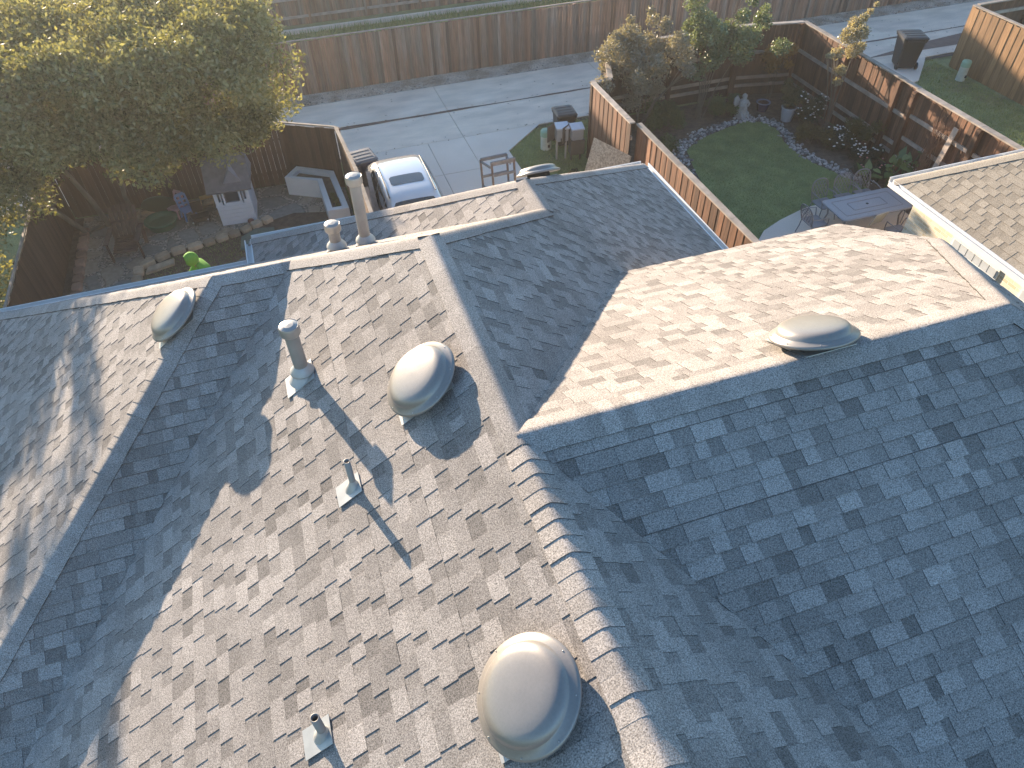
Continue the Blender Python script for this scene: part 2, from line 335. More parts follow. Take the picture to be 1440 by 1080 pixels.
mbw.poly([(5.86,YB,1.9),(5.86,YB,2.8),(5.86,-2.1,5.6),(5.86,2.1,5.6),(5.86,3.4,5.0),(5.86,3.4,1.9)],[(0,1,2,3,4,5)])
mbw.build('wall',BRK,house)
# garage door in the far wall
mb=MB(); mb.box((1.9,10.03,1.1),(4.9,.05,2.2))
gd=mb.build('garage_door',WHITE,house)
mb=MB()
for k in range(4): mb.box((1.9,10.062,.28+k*.55),(4.84,.02,.5))
mb.build('door_panel',WHITE,gd)
# gutters, fascia
def gutter(pts,out,parent,name='gutter',mat=None):
    mb=MB(); o=Vector(out)
    for i in range(len(pts)-1):
        a=Vector(pts[i]);b=Vector(pts[i+1]); d=(b-a)
        c=(a+b)/2
        mb.obox(c+o*.012-Vector((0,0,.09)),d,o*.024,(0,0,.20)); 
        mb.obox(c+o*.13-Vector((0,0,.055)),d,o*.012,(0,0,.11)); mb.obox(c+o*.075-Vector((0,0,.105)),d,o*.10,(0,0,.012))
        mb.obox(c+o*.133-Vector((0,0,-.004)),d,o*.022,(0,0,.012))
    return mb.build(name,mat or WHITE,parent)
gutter([GC,P(6.53,RE,EZ)],(1,0,0),house); gutter([GL,NV],(-1,0,0),house)
gutter([NV-Vector((.16,0,0)),BF],(0,1,0),house); gutter([GC,GL],(0,1,0),house); gutter([BF,BNr],(-1,0,0),house)
mb=MB(); mb.bar(RV-Vector((0,.02,.125)),RC-Vector((0,.02,.125)),.03,.16)
mb.bar(RC-Vector((.02,0,.125)),EHf-Vector((.02,0,.125)),.03,.16); mb.bar(EHf-Vector((.02,0,.125)),EHn-Vector((.02,0,.125)),.03,.16); mb.bar(EHn-Vector((.02,0,.125)),P(XR+t5,YB,mR*YB)-Vector((.02,0,.125)),.03,.16)
mb.build('fascia',WHITE,house)
mb=MB(); mb.tube([NV+Vector((-.05,.1,-.1)),NV+Vector((-.35,.15,-.16)),NV+Vector((-.9,.2,-.2))],.04,8); mb.build('downspout',WHITE,house)

# ---- power vents
def basis(n):
    n=Vector(n).normalized(); v=Vector((0,0,-1)); v=(v-n*v.dot(n)).normalized(); u_=v.cross(n).normalized()
    return Matrix((u_,v,n)).transposed()
def roof_vent(c,n,label,rs=.375):
    M=basis(n); c=Vector(c); mb=MB(); k=rs/.375
    prof=[(.05,.105),(.30,.105),(.345,.085),(.366,.084),(.376,.096),(.374,.112),(.360,.121),(.318,.138),(.314,.146),(.306,.166),(.288,.188),(.262,.202),(.228,.211),(.17,.218),(.10,.222),(0.0001,.224)]
    mb.lathe(c,[(a*k,b) for a,b in prof],M,56)
    o=tag(mb.build('roof_vent',VENTM,house),label)
    mb=MB(); mb.lathe(c,[(.19,-.01),(.19,.10)],M,28); mb.build('throat',DARK,o)
    mb=MB(); mb.obox(c+M@Vector((0,.06,.018)),M@Vector((.50,0,0)),M@Vector((0,.60,0)),M@Vector((0,0,.006))); mb.build('flashing',FLASH,o)
    mb=MB()
    for q in range(8):
        a=q*math.pi/4+.3; mb.lathe(c+M@Vector((math.cos(a)*.358*k,math.sin(a)*.352*k,.124)),[(.0045,0),(.0045,.004),(.0001,.006)],M,8)
    tag(mb.build('rivets',FLASH,o),kind='stuff')
    return o
roof_vent(P(-.495,1.10,-.325),nP1,'domed metal roof vent below the ridge beside the middle of the roof')
roof_vent(P(-.50,-1.81,-.3285),nP1,'domed metal roof vent nearest the camera')
roof_vent(P(-2.907,4.094,-1.284),nP1,'domed metal roof vent near the top of the left hip end')
roof_vent(P(2.823,.197,-.094),nRB,'domed metal roof vent on the bright far slope of the right wing')
roof_vent(P(2.62,6.75,-1.342-.6482*.945),nN,'domed metal roof vent peeking over the garage hip')
# ---- flue pipes
def flue(x,y,z,h,rad,label,cap='storm',pl=None):
    b=P(x,y,z); mb=MB()
    if cap=='open':
        mb.lathe(b,[(rad,-.05),(rad,h),(rad*.78,h),(rad*.74,h-.12)],None,18)
        mb.face([b+Vector((rad*.75*math.cos(a*math.pi/8),rad*.75*math.sin(a*math.pi/8),h-.1)) for a in range(16)])
    else: mb.lathe(b,[(rad,-.08),(rad,h-.08)],None,24)
    o=tag(mb.build('vent_pipe',PIPE,house),label)
    if cap!='open':
        R_=rad*1.45; mb=MB()
        mb.lathe(b,[(rad*1.02,h-.105),(rad*1.3,h-.10),(R_,h-.085),(R_,h-.01),(R_*.95,h+.012),(R_*.90,h+.008),(R_*.5,h+.022),(.0001,h+.026)],None,36,smooth=False)
        mb.build('pipe_cap',GALV,o)
        mb=MB(); mb.lathe(b,[(rad*1.0,.17),(rad*1.75,.10),(rad*1.8,.085),(rad*1.0,.10)],None,24); mb.build('storm_collar',FLASH,o)
    n=pl; M=basis(n); mb=MB()
    mb.lathe(b,[(rad*2.3,-.03),(rad*1.9,.01),(rad*1.35,.085),(rad*1.05,.12)] if cap!='open' else [(.085,-.03),(.075,.0),(.045,.05),(rad*1.12,.085),(rad*1.05,.10)],None,24)
    mb.obox(b+M@Vector((0,.05,.018)),M@Vector((.30 if cap!='open' else .22,0,0)),M@Vector((0,.38 if cap!='open' else .27,0)),M@Vector((0,0,.006)))
    mb.build('flashing',LEAD if cap!='open' else FLASH,o)
    return o
flue(-1.60,2.36,-1.055,.70,.072,'grey flue pipe with round cap on the shingles below the left wing',pl=nP1)
flue(-.515,4.95,-1.352,1.03,.074,'tall grey flue pipe with round cap rising behind the ridge',pl=nN)
flue(-.905,4.90,-1.320,.42,.074,'short stubby flue pipe with round cap behind the ridge',pl=nN)
flue(-1.335,.615,-.877,.37,.028,'thin open plumbing vent pipe in the middle of the slope',cap='open',pl=nP1)
flue(-1.94,-1.225,-1.275,.33,.033,'thin open plumbing vent pipe near the bottom of the picture',cap='open',pl=nP1)

# ------------------------------------------------------------------ ground, alley, lawns
def sheet(name,poly,z,mat,thick=None):
    mb=MB()
    if thick: mb.prism(poly,z-thick,z)
    else: mb.face([(x,y,z) for x,y in poly])
    return struct(name,mb,mat)
def rect(x0,y0,x1,y1): return [(x0,y0),(x1,y0),(x1,y1),(x0,y1)]
sheet('ground',rect(-500,-500,500,600),-.03,GRASS)
# alley: concrete slabs with real joints, centre gutter crack
mb=MB(); ya,yb=18.12,22.2
xs=[-24,-18.2,-12.2,-6.1,-1.9,4.15,10.2,16.3,22.3,28.3,34.3,40.3,46]
for i in range(len(xs)-1):
    for y0,y1 in ((ya,20.06),(20.13,yb)):
        mb.prism(rect(xs[i]+.008,y0,xs[i+1]-.008,y1),-.02,.022)
struct('alley',mb,CONCD)
sheet('alley_bed',rect(-24,ya-.2,46,yb),-.008,JOINT)
# driveway
mb=MB()
edge=[(7.95,18.10),(6.75,18.10),(5.95,17.38),(5.25,16.75),(5.25,9.9)]
mb.prism([(4.16,18.10),(4.16,16.02),(5.25,16.02),(5.25,16.75),(5.95,17.38),(6.75,18.10)][::-1],-.02,.026)
mb.prism([(6.77,18.10),(7.9,18.3),(7.9,18.12)],-.02,.026)
for a in (rect(.35,16.02,2.94,18.10),rect(2.955,16.02,4.145,18.10),rect(.35,12.6,2.94,16.0),rect(2.955,12.6,5.25,16.0),rect(.35,9.9,2.94,12.58),rect(2.955,9.9,5.25,12.58)): mb.prism(a,-.02,.026)
struct('driveway',mb,CONC)
sheet('driveway_bed',rect(.35,9.9,5.25,18.1),-.004,JOINT)
sheet('dirt_strip',[(-24,22.2),(46,22.2),(46,23.25),(-24,23.25)],-.002,DIRT)
mb=MB(); rr=random.Random(3)
for k in range(520):
    x=rr.uniform(-3,28); y=22.25+abs(rr.gauss(0,.35)); s=rr.uniform(.015,.05)
    if y<23.1: mb.lathe((x,y,-.005),[(s,0),(s*.8,s*.5),(.001,s*.7)],None,5,tone=rr.random(),smooth=False)
tag(mb.build('gravel',pmat('gravel_bits',(.30,.27,.23),.9,attr=True,alo=.4,ahi=1.3)),kind='stuff')
for k in range(0):pass
# drain stain strip inside the alley: long thin dark debris line
mb=MB(); rr=random.Random(5); pts=[]
N=120
def cw(x): return .035+.05*max(0,math.sin(x*.35+1.2))+.02*math.sin(x*1.7)
top=[(x,20.095+cw(x)+rr.uniform(-.01,.01),.0275) for x in [ -3+i*.4 for i in range(N)]]
bot_=[(x,20.095-cw(x)-rr.uniform(-.01,.02),.0275) for x in [ -3+i*.4 for i in range(N)]]
mb.grid([bot_,top],smooth=False); struct('gutter_debris',mb,pmat('leaf_debris',(.10,.07,.055),.95,var=.4,scale=8,grain=.4,gscale=50))
mb=MB(); mb.face([(20,18.75,.0275),(26,18.6,.0275),(40,18.7,.0275),(40,19.9,.0275),(27,19.75,.0275),(23,19.3,.0275)]); struct('puddle_stain',mb,pmat('rust_stain',(.15,.105,.085),.8,var=.2))
mb=MB(); rr=random.Random(77)
for k in range(260):
    x=rr.uniform(0,26); y=rr.choice([rr.gauss(20.1,.25),rr.uniform(18.3,22.1),rr.gauss(18.15,.12)]); s_=rr.uniform(.02,.05); a=rr.uniform(0,6.3)
    mb.face([(x+math.cos(a+q)*s_*k2,y+math.sin(a+q)*s_*k2,.030+rr.uniform(0,.008)) for q,k2 in((0,1),(1.57,.5),(3.14,1),(4.71,.5))],tone=rr.random())
tag(mb.build('fallen_leaves',pmat('dry_leaf',(.26,.15,.07),.9,attr=True,alo=.3,ahi=1.3)),kind='stuff')
# grass blades helper (hair-less: real triangles)
def blades(name,pts_fn,n,h,col1,col2,seed,label=None,w_=.008):
    rs=np.random.RandomState(seed); xy=pts_fn(rs,n); n=len(xy)
    ang=rs.rand(n)*2*np.pi; hh=h*(.5+rs.rand(n)); lean=(rs.rand(n,2)-.5)*h*1.1
    b=np.zeros((n,3,3)); z0=-.03
    dx=np.stack([np.cos(ang),np.sin(ang)],1)*w_
    b[:,0,:2]=xy-dx; b[:,1,:2]=xy+dx; b[:,2,:2]=xy+lean; b[:,0,2]=z0;b[:,1,2]=z0;b[:,2,2]=z0+hh
    return tag(rawmesh(name,b.reshape(-1,3),3,leafmat(name+'_m',col1,col2,.25),rs.rand(n)),kind='stuff')
def rawmesh(name,co,k,mat,tone,parent=None,loc=None):
    nf=len(co)//k; me=bpy.data.meshes.new(name); me.vertices.add(len(co)); me.vertices.foreach_set('co',co.astype(np.float32).ravel())
    me.loops.add(len(co)); me.loops.foreach_set('vertex_index',np.arange(len(co),dtype=np.int32))
    me.polygons.add(nf); me.polygons.foreach_set('loop_start',np.arange(nf,dtype=np.int32)*k); me.polygons.foreach_set('loop_total',np.full(nf,k,dtype=np.int32))
    a=me.attributes.new('tone','FLOAT','FACE'); a.data.foreach_set('value',np.asarray(tone,np.float32)); me.materials.append(mat); me.update(calc_edges=True)
    o=bpy.data.objects.new(name,me); SC.collection.objects.link(o)
    if parent:o.parent=parent
    if loc:o.location=loc
    return o
def inpoly(poly):
    P_=np.array(poly); 
    def fn(rs,n):
        lo=P_.min(0);hi=P_.max(0); q=lo+rs.rand(n,2)*(hi-lo); ins=np.zeros(n,bool)
        for i in range(len(P_)):
            a=P_[i-1];b=P_[i]; c=((a[1]>q[:,1])!=(b[1]>q[:,1]))&(q[:,0]<(b[0]-a[0])*(q[:,1]-a[1])/(b[1]-a[1]+1e-12)+a[0]); ins^=c
        return q[ins]
    return fn
verge=[(5.28,10.6),(5.28,16.75),(5.97,17.40),(6.77,18.08),(7.9,18.08),(9,18.05),(7.35,15.4),(7.35,10.6)]
sheet('verge_lawn',verge,-.012,GRASS)
blades('grass',inpoly(verge),52000,.06,(.15,.20,.07),(.28,.34,.13),1)
lawn=[(9.9,9.9),(9.55,10.7),(9.5,11.6),(9.9,12.6),(10.2,13.9),(10.5,14.9),(11.3,15.4),(12.4,15.75),(13.2,15.95),(13.75,15.7),(13.9,15.1),(13.62,14.3),(13.6,13.5),(13.75,12.7),(14.05,12.0),(14.3,11.2),(14.3,9.8),(13.5,8.6),(10.6,8.6)]
sheet('yard_soil',rect(7.65,3.0,15.72,17.7),-.016,SOIL)
sheet('lawn',lawn,-.006,pmat('lawn_soil',(.19,.225,.085),.95,var=.3,scale=2,grain=.3,gscale=50))
blades('grass',inpoly(lawn),90000,.045,(.20,.26,.085),(.33,.41,.15),2)
side_g=[(7.65,5),(9.6,5),(9.9,9.9),(9.5,11.6),(9.6,12.6),(7.65,12.9)]
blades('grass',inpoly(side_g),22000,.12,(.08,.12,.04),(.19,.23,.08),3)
far_l=[(15.95,3),(15.95,16.2),(20.4,16.3),(21.7,17.6),(22.0,18.1),(22.3,18.1),(22.3,3)]
blades('grass',inpoly(far_l),52000,.06,(.14,.19,.06),(.27,.33,.12),4)
gb=[(-6,23.4),(34,23.4),(34,29.3),(-6,29.3)]
blades('grass',inpoly(gb),60000,.20,(.11,.13,.06),(.30,.30,.16),6,w_=.016)
sheet('pad',[(19.2,17.3),(20.3,16.45),(20.55,16.5),(21.8,17.7),(22.2,18.12),(19.2,18.12)],.024,CONC,.04)
mb=MB(); mb.prism([(9.85,9.75),(10.3,10.15),(11.0,10.45),(12.0,10.75),(14.4,10.75),(14.4,6.8),(9.85,6.8)],-.02,.05)
struct('patio',mb,CONC)
# left yard
YARD=stonepave('flagstone_in_gravel')
sheet('flagstone_patio',[(-7.3,10),(-5.7,10),(-5.75,14.3),(-5.0,14.65),(-4.0,14.85),(-3.05,15.1),(-1.6,15.5),(-.6,15.2),(0,14.6),(0,16.4),(-1.3,17.2),(-7.3,17.3)],-.004,YARD)
sheet('yard_soil',[(-7.6,4),(.0,4),(0,16.4),(-1.3,17.2),(-7.6,17.35)],-.017,SOIL)
yl=[(-5.7,9.6),(-5.6,14.1),(-4.9,14.45),(-3.05,14.9),(-2.5,14.3),(-2.5,9.6)]
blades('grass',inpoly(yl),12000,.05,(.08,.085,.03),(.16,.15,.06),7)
tan=pmat('edging_stone',(.44,.34,.24),.9,var=.3,scale=5,bump=.01,attr=True,alo=.7,ahi=1.2)
ORD='zeroth first second third fourth fifth sixth seventh eighth ninth tenth eleventh twelfth thirteenth fourteenth fifteenth sixteenth seventeenth eighteenth nineteenth twentieth twenty-first twenty-second twenty-third twenty-fourth twenty-fifth'.split()
def edging(pts,label,group,wd=.26,ln=.38,seed=0,mat=tan):
    rr=random.Random(seed); idx=0
    for i in range(len(pts)-1):
        a=Vector((*pts[i],0));b=Vector((*pts[i+1],0)); d=(b-a); n=max(1,round(d.length/ln))
        for k in range(n):
            c=a+d*(k+.5)/n; mb=MB(); ang=math.atan2(d.y,d.x)+rr.uniform(-.08,.08); l=d.length/n*.93; h=rr.uniform(.08,.12)
            ring=[(l/2*sx*rr.uniform(.86,1),wd/2*sy*rr.uniform(.85,1)) for sx,sy in((-1,-.7),(-.8,-1),(0,-1),(.8,-1),(1,-.6),(1,.7),(.7,1),(-.7,1),(-1,.6))]
            ca,sa=math.cos(ang),math.sin(ang); rg=[(x*ca-y*sa,x*sa+y*ca) for x,y in ring]
            tn=rr.random(); mb.prism(rg,-.03,h*.8,tone=tn); mb.poly([(x,y,h*.8) for x,y in rg]+[(x*.88,y*.86,h) for x,y in rg],[(j,(j+1)%9,9+(j+1)%9,9+j) for j in range(9)]+[tuple(range(9,18))],tone=tn)
            o=mb.build('edging_stone',mat); o.location=c; idx+=1; tag(o,label%ORD[idx],'stone',group)
edging([(-5.75,10.2),(-5.82,12.3),(-5.72,14.2),(-4.95,14.6),(-4.1,14.72),(-3.1,15.0),(-2.2,15.4)],'tan stone block, %s from the roof end of the curved low yard border','stones of the curved yard border',seed=1)
edging([(-7.2,10.2),(-7.2,12.5),(-7.2,16.6)],'reddish stone block, %s from the roof end along the dark left fence','stones along the left fence',seed=2,mat=pmat('edging_red',(.36,.22,.16),.9,var=.3,attr=True,alo=.7,ahi=1.2))
edging([(-6.6,16.75),(-4.9,16.9),(-3.2,16.85)],'stone block, %s from the left in the row before the back fence','stones before the back fence',seed=3,wd=.2)
def slab(name,label,cat,poly,z,h,mat,group=None):
    mb=MB(); mb.prism(poly,z,z+h); return tag(mb.build(name,mat),label,cat,group)
slab('stone_step','pale rectangular stone slab lying on the soil near the person','stone slab',[(-5.55,13.85),(-4.85,14.05),(-4.85,14.3),(-5.5,14.12)],-.02,.07,tan)
slab('stepping_stone','large greenish stepping stone beside the garage eave','stepping stone',[(-3.15,14.1),(-2.7,14.0),(-2.3,14.3),(-2.2,14.9),(-2.7,15.0),(-3.1,14.7)],-.02,.06,pmat('green_slate',(.13,.16,.13),.8,var=.3))
slab('stepping_stone','smaller grey stepping stone closest to the garage eave','stepping stone',[(-3.35,13.0),(-2.75,12.9),(-2.6,13.35),(-3.1,13.75),(-3.4,13.5)],-.02,.05,pmat('grey_slate',(.17,.17,.16),.8,var=.3))

# ------------------------------------------------------------------ fences
def fence(label,pts,h,mat,name='wood_fence',side=1,bw=.14,post=2.4,rails=(.25,1.0,1.7),cap=True,rail_mat=None,cap_mat=None,seed=0,jit=.015,postw=.1,z0=-.02,post_in=False,capw=.16,group=None,hf=None,postmat=None):
    relief=mat in (FW_RED,FW_GLD)
    rr=random.Random(seed); root=thing(name,label,'fence',(pts[0][0],pts[0][1],0),0,group); o=Vector((pts[0][0],pts[0][1],0))
    bm_=MB(); rl=MB(); cp=MB()
    for i in range(len(pts)-1):
        a=Vector((*pts[i],0))-o;b=Vector((*pts[i+1],0))-o; d=b-a; L=d.length; d.normalize(); nrm=Vector((-d.y,d.x,0))*side
        n=int(L/bw)
        for k in range(n):
            s=(k+.5)*L/n; hh=(hf((a+d*s+o)) if hf else h); c=a+d*s; t=.018; zz=rr.uniform(-jit,jit)
            bm_.obox(c+Vector((0,0,z0+(hh+zz)/2))+nrm*(rr.uniform(-.003,.003)+(.010 if (relief and k%2) else 0)),d*(L/n-.006 if not (relief and k%2) else L/n+.03),nrm*t,(0,0,hh+zz),tone=min(1,max(0,rr.gauss(.5,.22))))
        for z in rails:
            for q in range(int(math.ceil(L/post))):
                s0=q*post;s1=min(L,s0+post-.02); hh=(hf((a+d*s0+o)) if hf else h)
                if z<hh: rl.bar(a+d*s0-nrm*.035+Vector((0,0,z)),a+d*s1-nrm*.035+Vector((0,0,z)),.05,.10)
        k=0; s=0
        while s<=L+.01:
            hh=(hf((a+d*min(s,L)+o)) if hf else h); pm=MB(); off=-nrm*(.02+postw/2+(.0 if post_in else 0))
            pm.box(a+d*min(s,L)+off+Vector((0,0,(hh-.02)/2)),(postw,postw,hh-.02),math.atan2(d.y,d.x),tone=rr.random()); pm.build('post',postmat or mat,root); s+=post
        if cap:
            q=0
            while q<L-.05:
                e=min(L+.02,q+post*1.0); h1=(hf((a+d*q+o)) if hf else h); h2=(hf((a+d*(min(e,L)-.01)+o)) if hf else h); h1=h2=min(h1,h2) if abs(h1-h2)>.05 else h1
                cp.bar(a+d*q+Vector((0,0,h1+.03))-nrm*.02,a+d*(e-.004)+Vector((0,0,h1+.03+rr.uniform(-.006,.006)))-nrm*.02,capw,.036,tone=rr.random()); q=e
    bm_.build('board_panel',mat,root)
    if rails: rl.build('rail',rail_mat or RAILW,root)
    if cap: cp.build('cap_board',cap_mat or CAPW,root)
    return root
fence('long weathered brown board fence along the far side of the alley',[(-14,23.22),(36,23.22)],1.83,FW_BRN,side=-1,bw=.115,jit=.02,seed=1,cap_mat=RAILW,capw=.05)
fence('far board fence with rails and posts beyond the grass strip at the top edge',[(-16,30.4),(40,30.4)],1.83,FW_BRN,side=1,bw=.14,seed=2,cap=False,rails=(.3,1.0,1.65),post_in=True)
mb=MB(); mb.prism(rect(-16,29.30,40,29.42),-.02,.16); mb.build('curb',CONC); tag(bpy.data.objects['curb'],'low concrete curb below the far board fence','curb')
# fences round the neighbour's yard
def steph(p): return 2.3 if p.y>9.0 else 2.3
fence('reddish cedar fence with grey cap running from the verge beside our roof',[(7.42,15.5),(7.42,12.85)],2.3,FW_RED,side=-1,seed=3,rails=(.3,1.1,1.9),group=None)
fence('lower reddish cedar fence continuing past the cap step beside the lawn',[(7.60,12.83),(7.60,4.0)],2.26,FW_RED,side=-1,seed=4,rails=(.3,1.1,1.9))
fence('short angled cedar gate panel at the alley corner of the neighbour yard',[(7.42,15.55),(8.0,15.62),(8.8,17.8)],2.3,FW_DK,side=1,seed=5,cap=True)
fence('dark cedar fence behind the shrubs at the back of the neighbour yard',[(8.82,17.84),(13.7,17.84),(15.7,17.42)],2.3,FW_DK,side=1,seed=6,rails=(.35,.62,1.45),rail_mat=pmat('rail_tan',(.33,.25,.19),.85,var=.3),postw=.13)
fence('cedar fence with tall posts on the right of the neighbour yard',[(15.78,17.42),(15.78,11.95)],2.3,FW_RED,side=1,seed=7,rails=(.35,.62,1.45),rail_mat=pmat('rail_tan2',(.34,.28,.23),.85,var=.3),postw=.13)
fence('sunlit cedar fence with rails continuing past the step behind the patio',[(15.72,11.9),(15.72,5.5)],2.3,FW_RED,side=1,seed=8,rails=(.35,.95,1.6),rail_mat=RAILW,postw=.13,capw=.2)
fence('golden board fence of the next yard on the far right',[(22.5,17.2),(22.5,4)],2.05,FW_GLD,side=-1,seed=9,bw=.15,rails=(.3,1.0,1.7),capw=.14)
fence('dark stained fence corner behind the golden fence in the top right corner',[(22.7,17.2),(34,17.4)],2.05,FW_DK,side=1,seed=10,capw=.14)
# left yard fences
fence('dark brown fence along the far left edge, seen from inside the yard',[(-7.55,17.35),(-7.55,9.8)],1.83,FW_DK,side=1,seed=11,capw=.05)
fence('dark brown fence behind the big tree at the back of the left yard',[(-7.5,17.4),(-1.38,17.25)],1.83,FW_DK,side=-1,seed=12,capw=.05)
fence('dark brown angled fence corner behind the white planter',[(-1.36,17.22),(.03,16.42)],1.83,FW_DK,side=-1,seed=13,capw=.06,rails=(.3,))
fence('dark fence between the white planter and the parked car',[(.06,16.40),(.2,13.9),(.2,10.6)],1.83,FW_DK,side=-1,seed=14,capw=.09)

# ------------------------------------------------------------------ neighbour house on the right
nh=thing('brick_house','tan shingled house with brick wall coloured pale as in full sun and white gutter at the right edge','house',(0,0,0))
NC=Vector((11.45,7.74,2.62)); slope=.72
hipv=Vector((1,-.93,slope)); NA=NC+hipv*4.2; 
mb=MB(); rr=random.Random(21)
NB=Vector((11.45,-6,2.62)); NB2=Vector((11.45+4.2,-6,2.62+slope*4.2))
shingle(mb,[NC,NA,NB2,NB],rr); NR=Vector((NC.x+8.4,NC.y,2.62)); shingle(mb,[NC,NA,NR],rr); shingle(mb,[NR,NA,NB2,Vector((NC.x+8.4,-6,2.62))],rr)
nroof=mb.build('roof',[SHN,pmat('neighbour_cut_edge',(.10,.085,.065),.95,var=.2)],nh)
nn1=Vector((-slope,0,1)).normalized(); nn2=Vector((0,slope/.93,1)).normalized()
caps(NC+Vector((.0,0,.0)),NA,nn1,nn2,nroof,wd=.17,seedv=31,mat=SHN,step=.4,hb=.020)
gutter([NC,NB],(-1,0,0),nh); gutter([NC,NR],(0,1,0),nh)
mb=MB(); mb.bar((11.88,7.3,1.25),(11.88,-6,1.25),.14,2.5); mb.bar((11.95,7.3,1.25),(19.3,7.3,1.25),.14,2.5); nwall=mb.build('wall',BRKN,nh)
mb=MB(); mb.box((11.62,.8,2.50),(.38,13.6,.02)); mb.build('soffit',WHITE,nh)
def glassblock(y0,y1,z0,z1):
    mb=MB(); mb.box((11.80,(y0+y1)/2,(z0+z1)/2),(.05,y1-y0+.08,z1-z0+.08)); wn=mb.build('window',WHITE,nh)
    mb=MB(); n=max(1,round((y1-y0)/.2)); k=max(1,round((z1-z0)/.2))
    for i in range(n):
        for j in range(k): mb.box((11.768,y0+(i+.5)*(y1-y0)/n,z0+(j+.5)*(z1-z0)/k),(.02,(y1-y0)/n-.025,(z1-z0)/k-.025))
    mb.build('pane',pmat('glass_block',(.5,.53,.56),.15,var=.1,spec=.6),wn)
glassblock(4.75,5.95,1.35,2.15); glassblock(3.3,4.1,1.35,2.15)

# ------------------------------------------------------------------ unseen houses added across the greenbelt so their low-sun shadow covers the alley
def shade_house(x0,x1,y0,y1,ze,zr,label):
    h_=thing('brick_house',label,'house',(0,0,0)); mb=MB(); w2=(y1-y0)/2; 
    A=[(x0,y0,ze),(x1,y0,ze),(x1,y1,ze),(x0,y1,ze),(x0+w2,y0+w2,zr),(x1-w2,y0+w2,zr)]
    mb.poly(A,[(0,1,5,4),(2,3,4,5),(1,2,5),(3,0,4),(3,2,1,0)]); mb.build('roof',SHN,h_)
    mb=MB(); mb.prism(rect(x0+.4,y0+.4,x1-.4,y1-.4),-.02,ze-.01); mb.build('wall',BRK,h_)
    mb=MB()
    for k in range(4):
        xx=x0+2+(x1-x0-4)*k/3; mb.box((xx,y0+.385,1.5),(1.2,.03,1.3))
    mb.build('window',pmat('dark_glass',(.03,.035,.04),.1),h_)
shade_house(-30,-12.5,41,53,3.2,6.6,'unseen hip roofed brick house added beyond the far board fence for its shade, left one')
shade_house(-10.5,6,40,52,3.2,6.6,'unseen hip roofed brick house added beyond the far board fence for its shade, middle one')
shade_house(7.5,24,41,53,3.1,6.2,'unseen hip roofed brick house added beyond the far board fence for its shade, right one')

# ------------------------------------------------------------------ foliage
def leafset(name,blobs,n,size,mat,parent=None,seed=0,aspect=.55,shell=.55,up=.0,tonef=None,loc=None):
    rs=np.random.RandomState(seed); B=np.array(blobs,float); wgt=B[:,3]**2; wgt/=wgt.sum(); idx=rs.choice(len(B),n,p=wgt)
    d=rs.randn(n,3); d/=np.linalg.norm(d,axis=1)[:,None]; rad=(shell+(1-shell)*rs.rand(n)**.6)*(1+.12*rs.randn(n))
    c=B[idx,:3]+d*(B[idx,3]*rad)[:,None]*np.array([1,1,.85])
    a=rs.randn(n,3)+d*.5; a/=np.linalg.norm(a,axis=1)[:,None]; b=np.cross(a,rs.randn(n,3)); b/=np.linalg.norm(b,axis=1)[:,None]
    s=size*(.6+.8*rs.rand(n))[:,None]; a*=s; b*=s*aspect
    co=np.stack([c-a,c+b*.9-a*.1,c+a,c-b*.9-a*.1],1)
    bt=rs.rand(len(B)); tone=np.clip(.5*bt[idx]+.5*rs.rand(n),0,1)
    return rawmesh(name,co.reshape(-1,3),4,mat,tone,parent,loc)
def branchset(mb,rs,a,b,r0,r1,depth,spread=.5,seg=6):
    a=Vector(a);b=Vector(b); mid=(a+b)/2+Vector((rs.uniform(-.1,.1),rs.uniform(-.1,.1),0))*(b-a).length
    mb.tube([a,mid,b],[r0,(r0+r1)/2,r1],seg)
    if depth>0:
        for k in range(3):
            d=(b-a)*rs.uniform(.45,.8); d+=Vector((rs.uniform(-1,1),rs.uniform(-1,1),rs.uniform(-.2,.7)))*d.length*spread
            branchset(mb,rs,mid.lerp(b,rs.uniform(.2,1)),b+d*.8,r1,r1*.45,depth-1,spread,5)
rs=random.Random(5)
oak=thing('tree','big olive green tree filling the top left corner over the left yard','tree',(-6.0,16.6,0))
def cen(o,pts): return [(x-o.location.x,y-o.location.y,z-o.location.z,r_) for x,y,z,r_ in pts]
bl=[]
for k in range(230):
    while True:
        d=Vector((rs.uniform(-1,1),rs.uniform(-1,1),rs.uniform(-1,1)))
        if d.length<1: break
    d=d.normalized()*(d.length**.5)
    x=-6.1+d.x*5.0; y=15.6+d.y*2.5; z=5.2+d.z*(2.7 if d.z>0 else 2.3)
    if x>-3.2: z=min(z,6.0-(x+3.2)*.45)
    if x>-1.0: x-=.5
    if y<12.7 and z<3.3: z+=1
    z=min(z,5.15-.07*max(0,-x-6.5)); bl.append((x,y,z,rs.uniform(.45,.75)))
for x,y,z,r_ in [(-1.0,15.2,4.2,.6),(-1.2,15.0,3.4,.55),(-1.6,15.2,3.0,.5),(-2.3,15.2,2.7,.5),(-4.3,14.9,2.5,.5),(-5.2,14.6,2.6,.45),(-7.4,14.5,2.3,.7),(-8.6,14,2.2,.8),(-8.4,12.8,2.4,.8),(-3.0,15.4,2.8,.6),(-9.2,12,3.2,1.0),(-9.6,11.2,3.4,1.1),(-9.0,13,1.6,.7),(-9.0,11.4,1.9,.8),(-8.7,10.4,1.6,.7),(-8.6,12.2,1.0,.6),(-8.8,13.6,1.0,.7),(-8.5,9.6,1.2,.6),(-9.4,10.2,2.4,.9),(-8.3,14.6,2.0,.6)]: bl.append((x,y,z,r_))
for k in range(20): bl.append((rs.uniform(-10.8,-6.2),rs.uniform(14,17),rs.uniform(5.6,6.9),rs.uniform(.22,.42)))  # unseen sprigs added above the crown to dapple the roof with shade
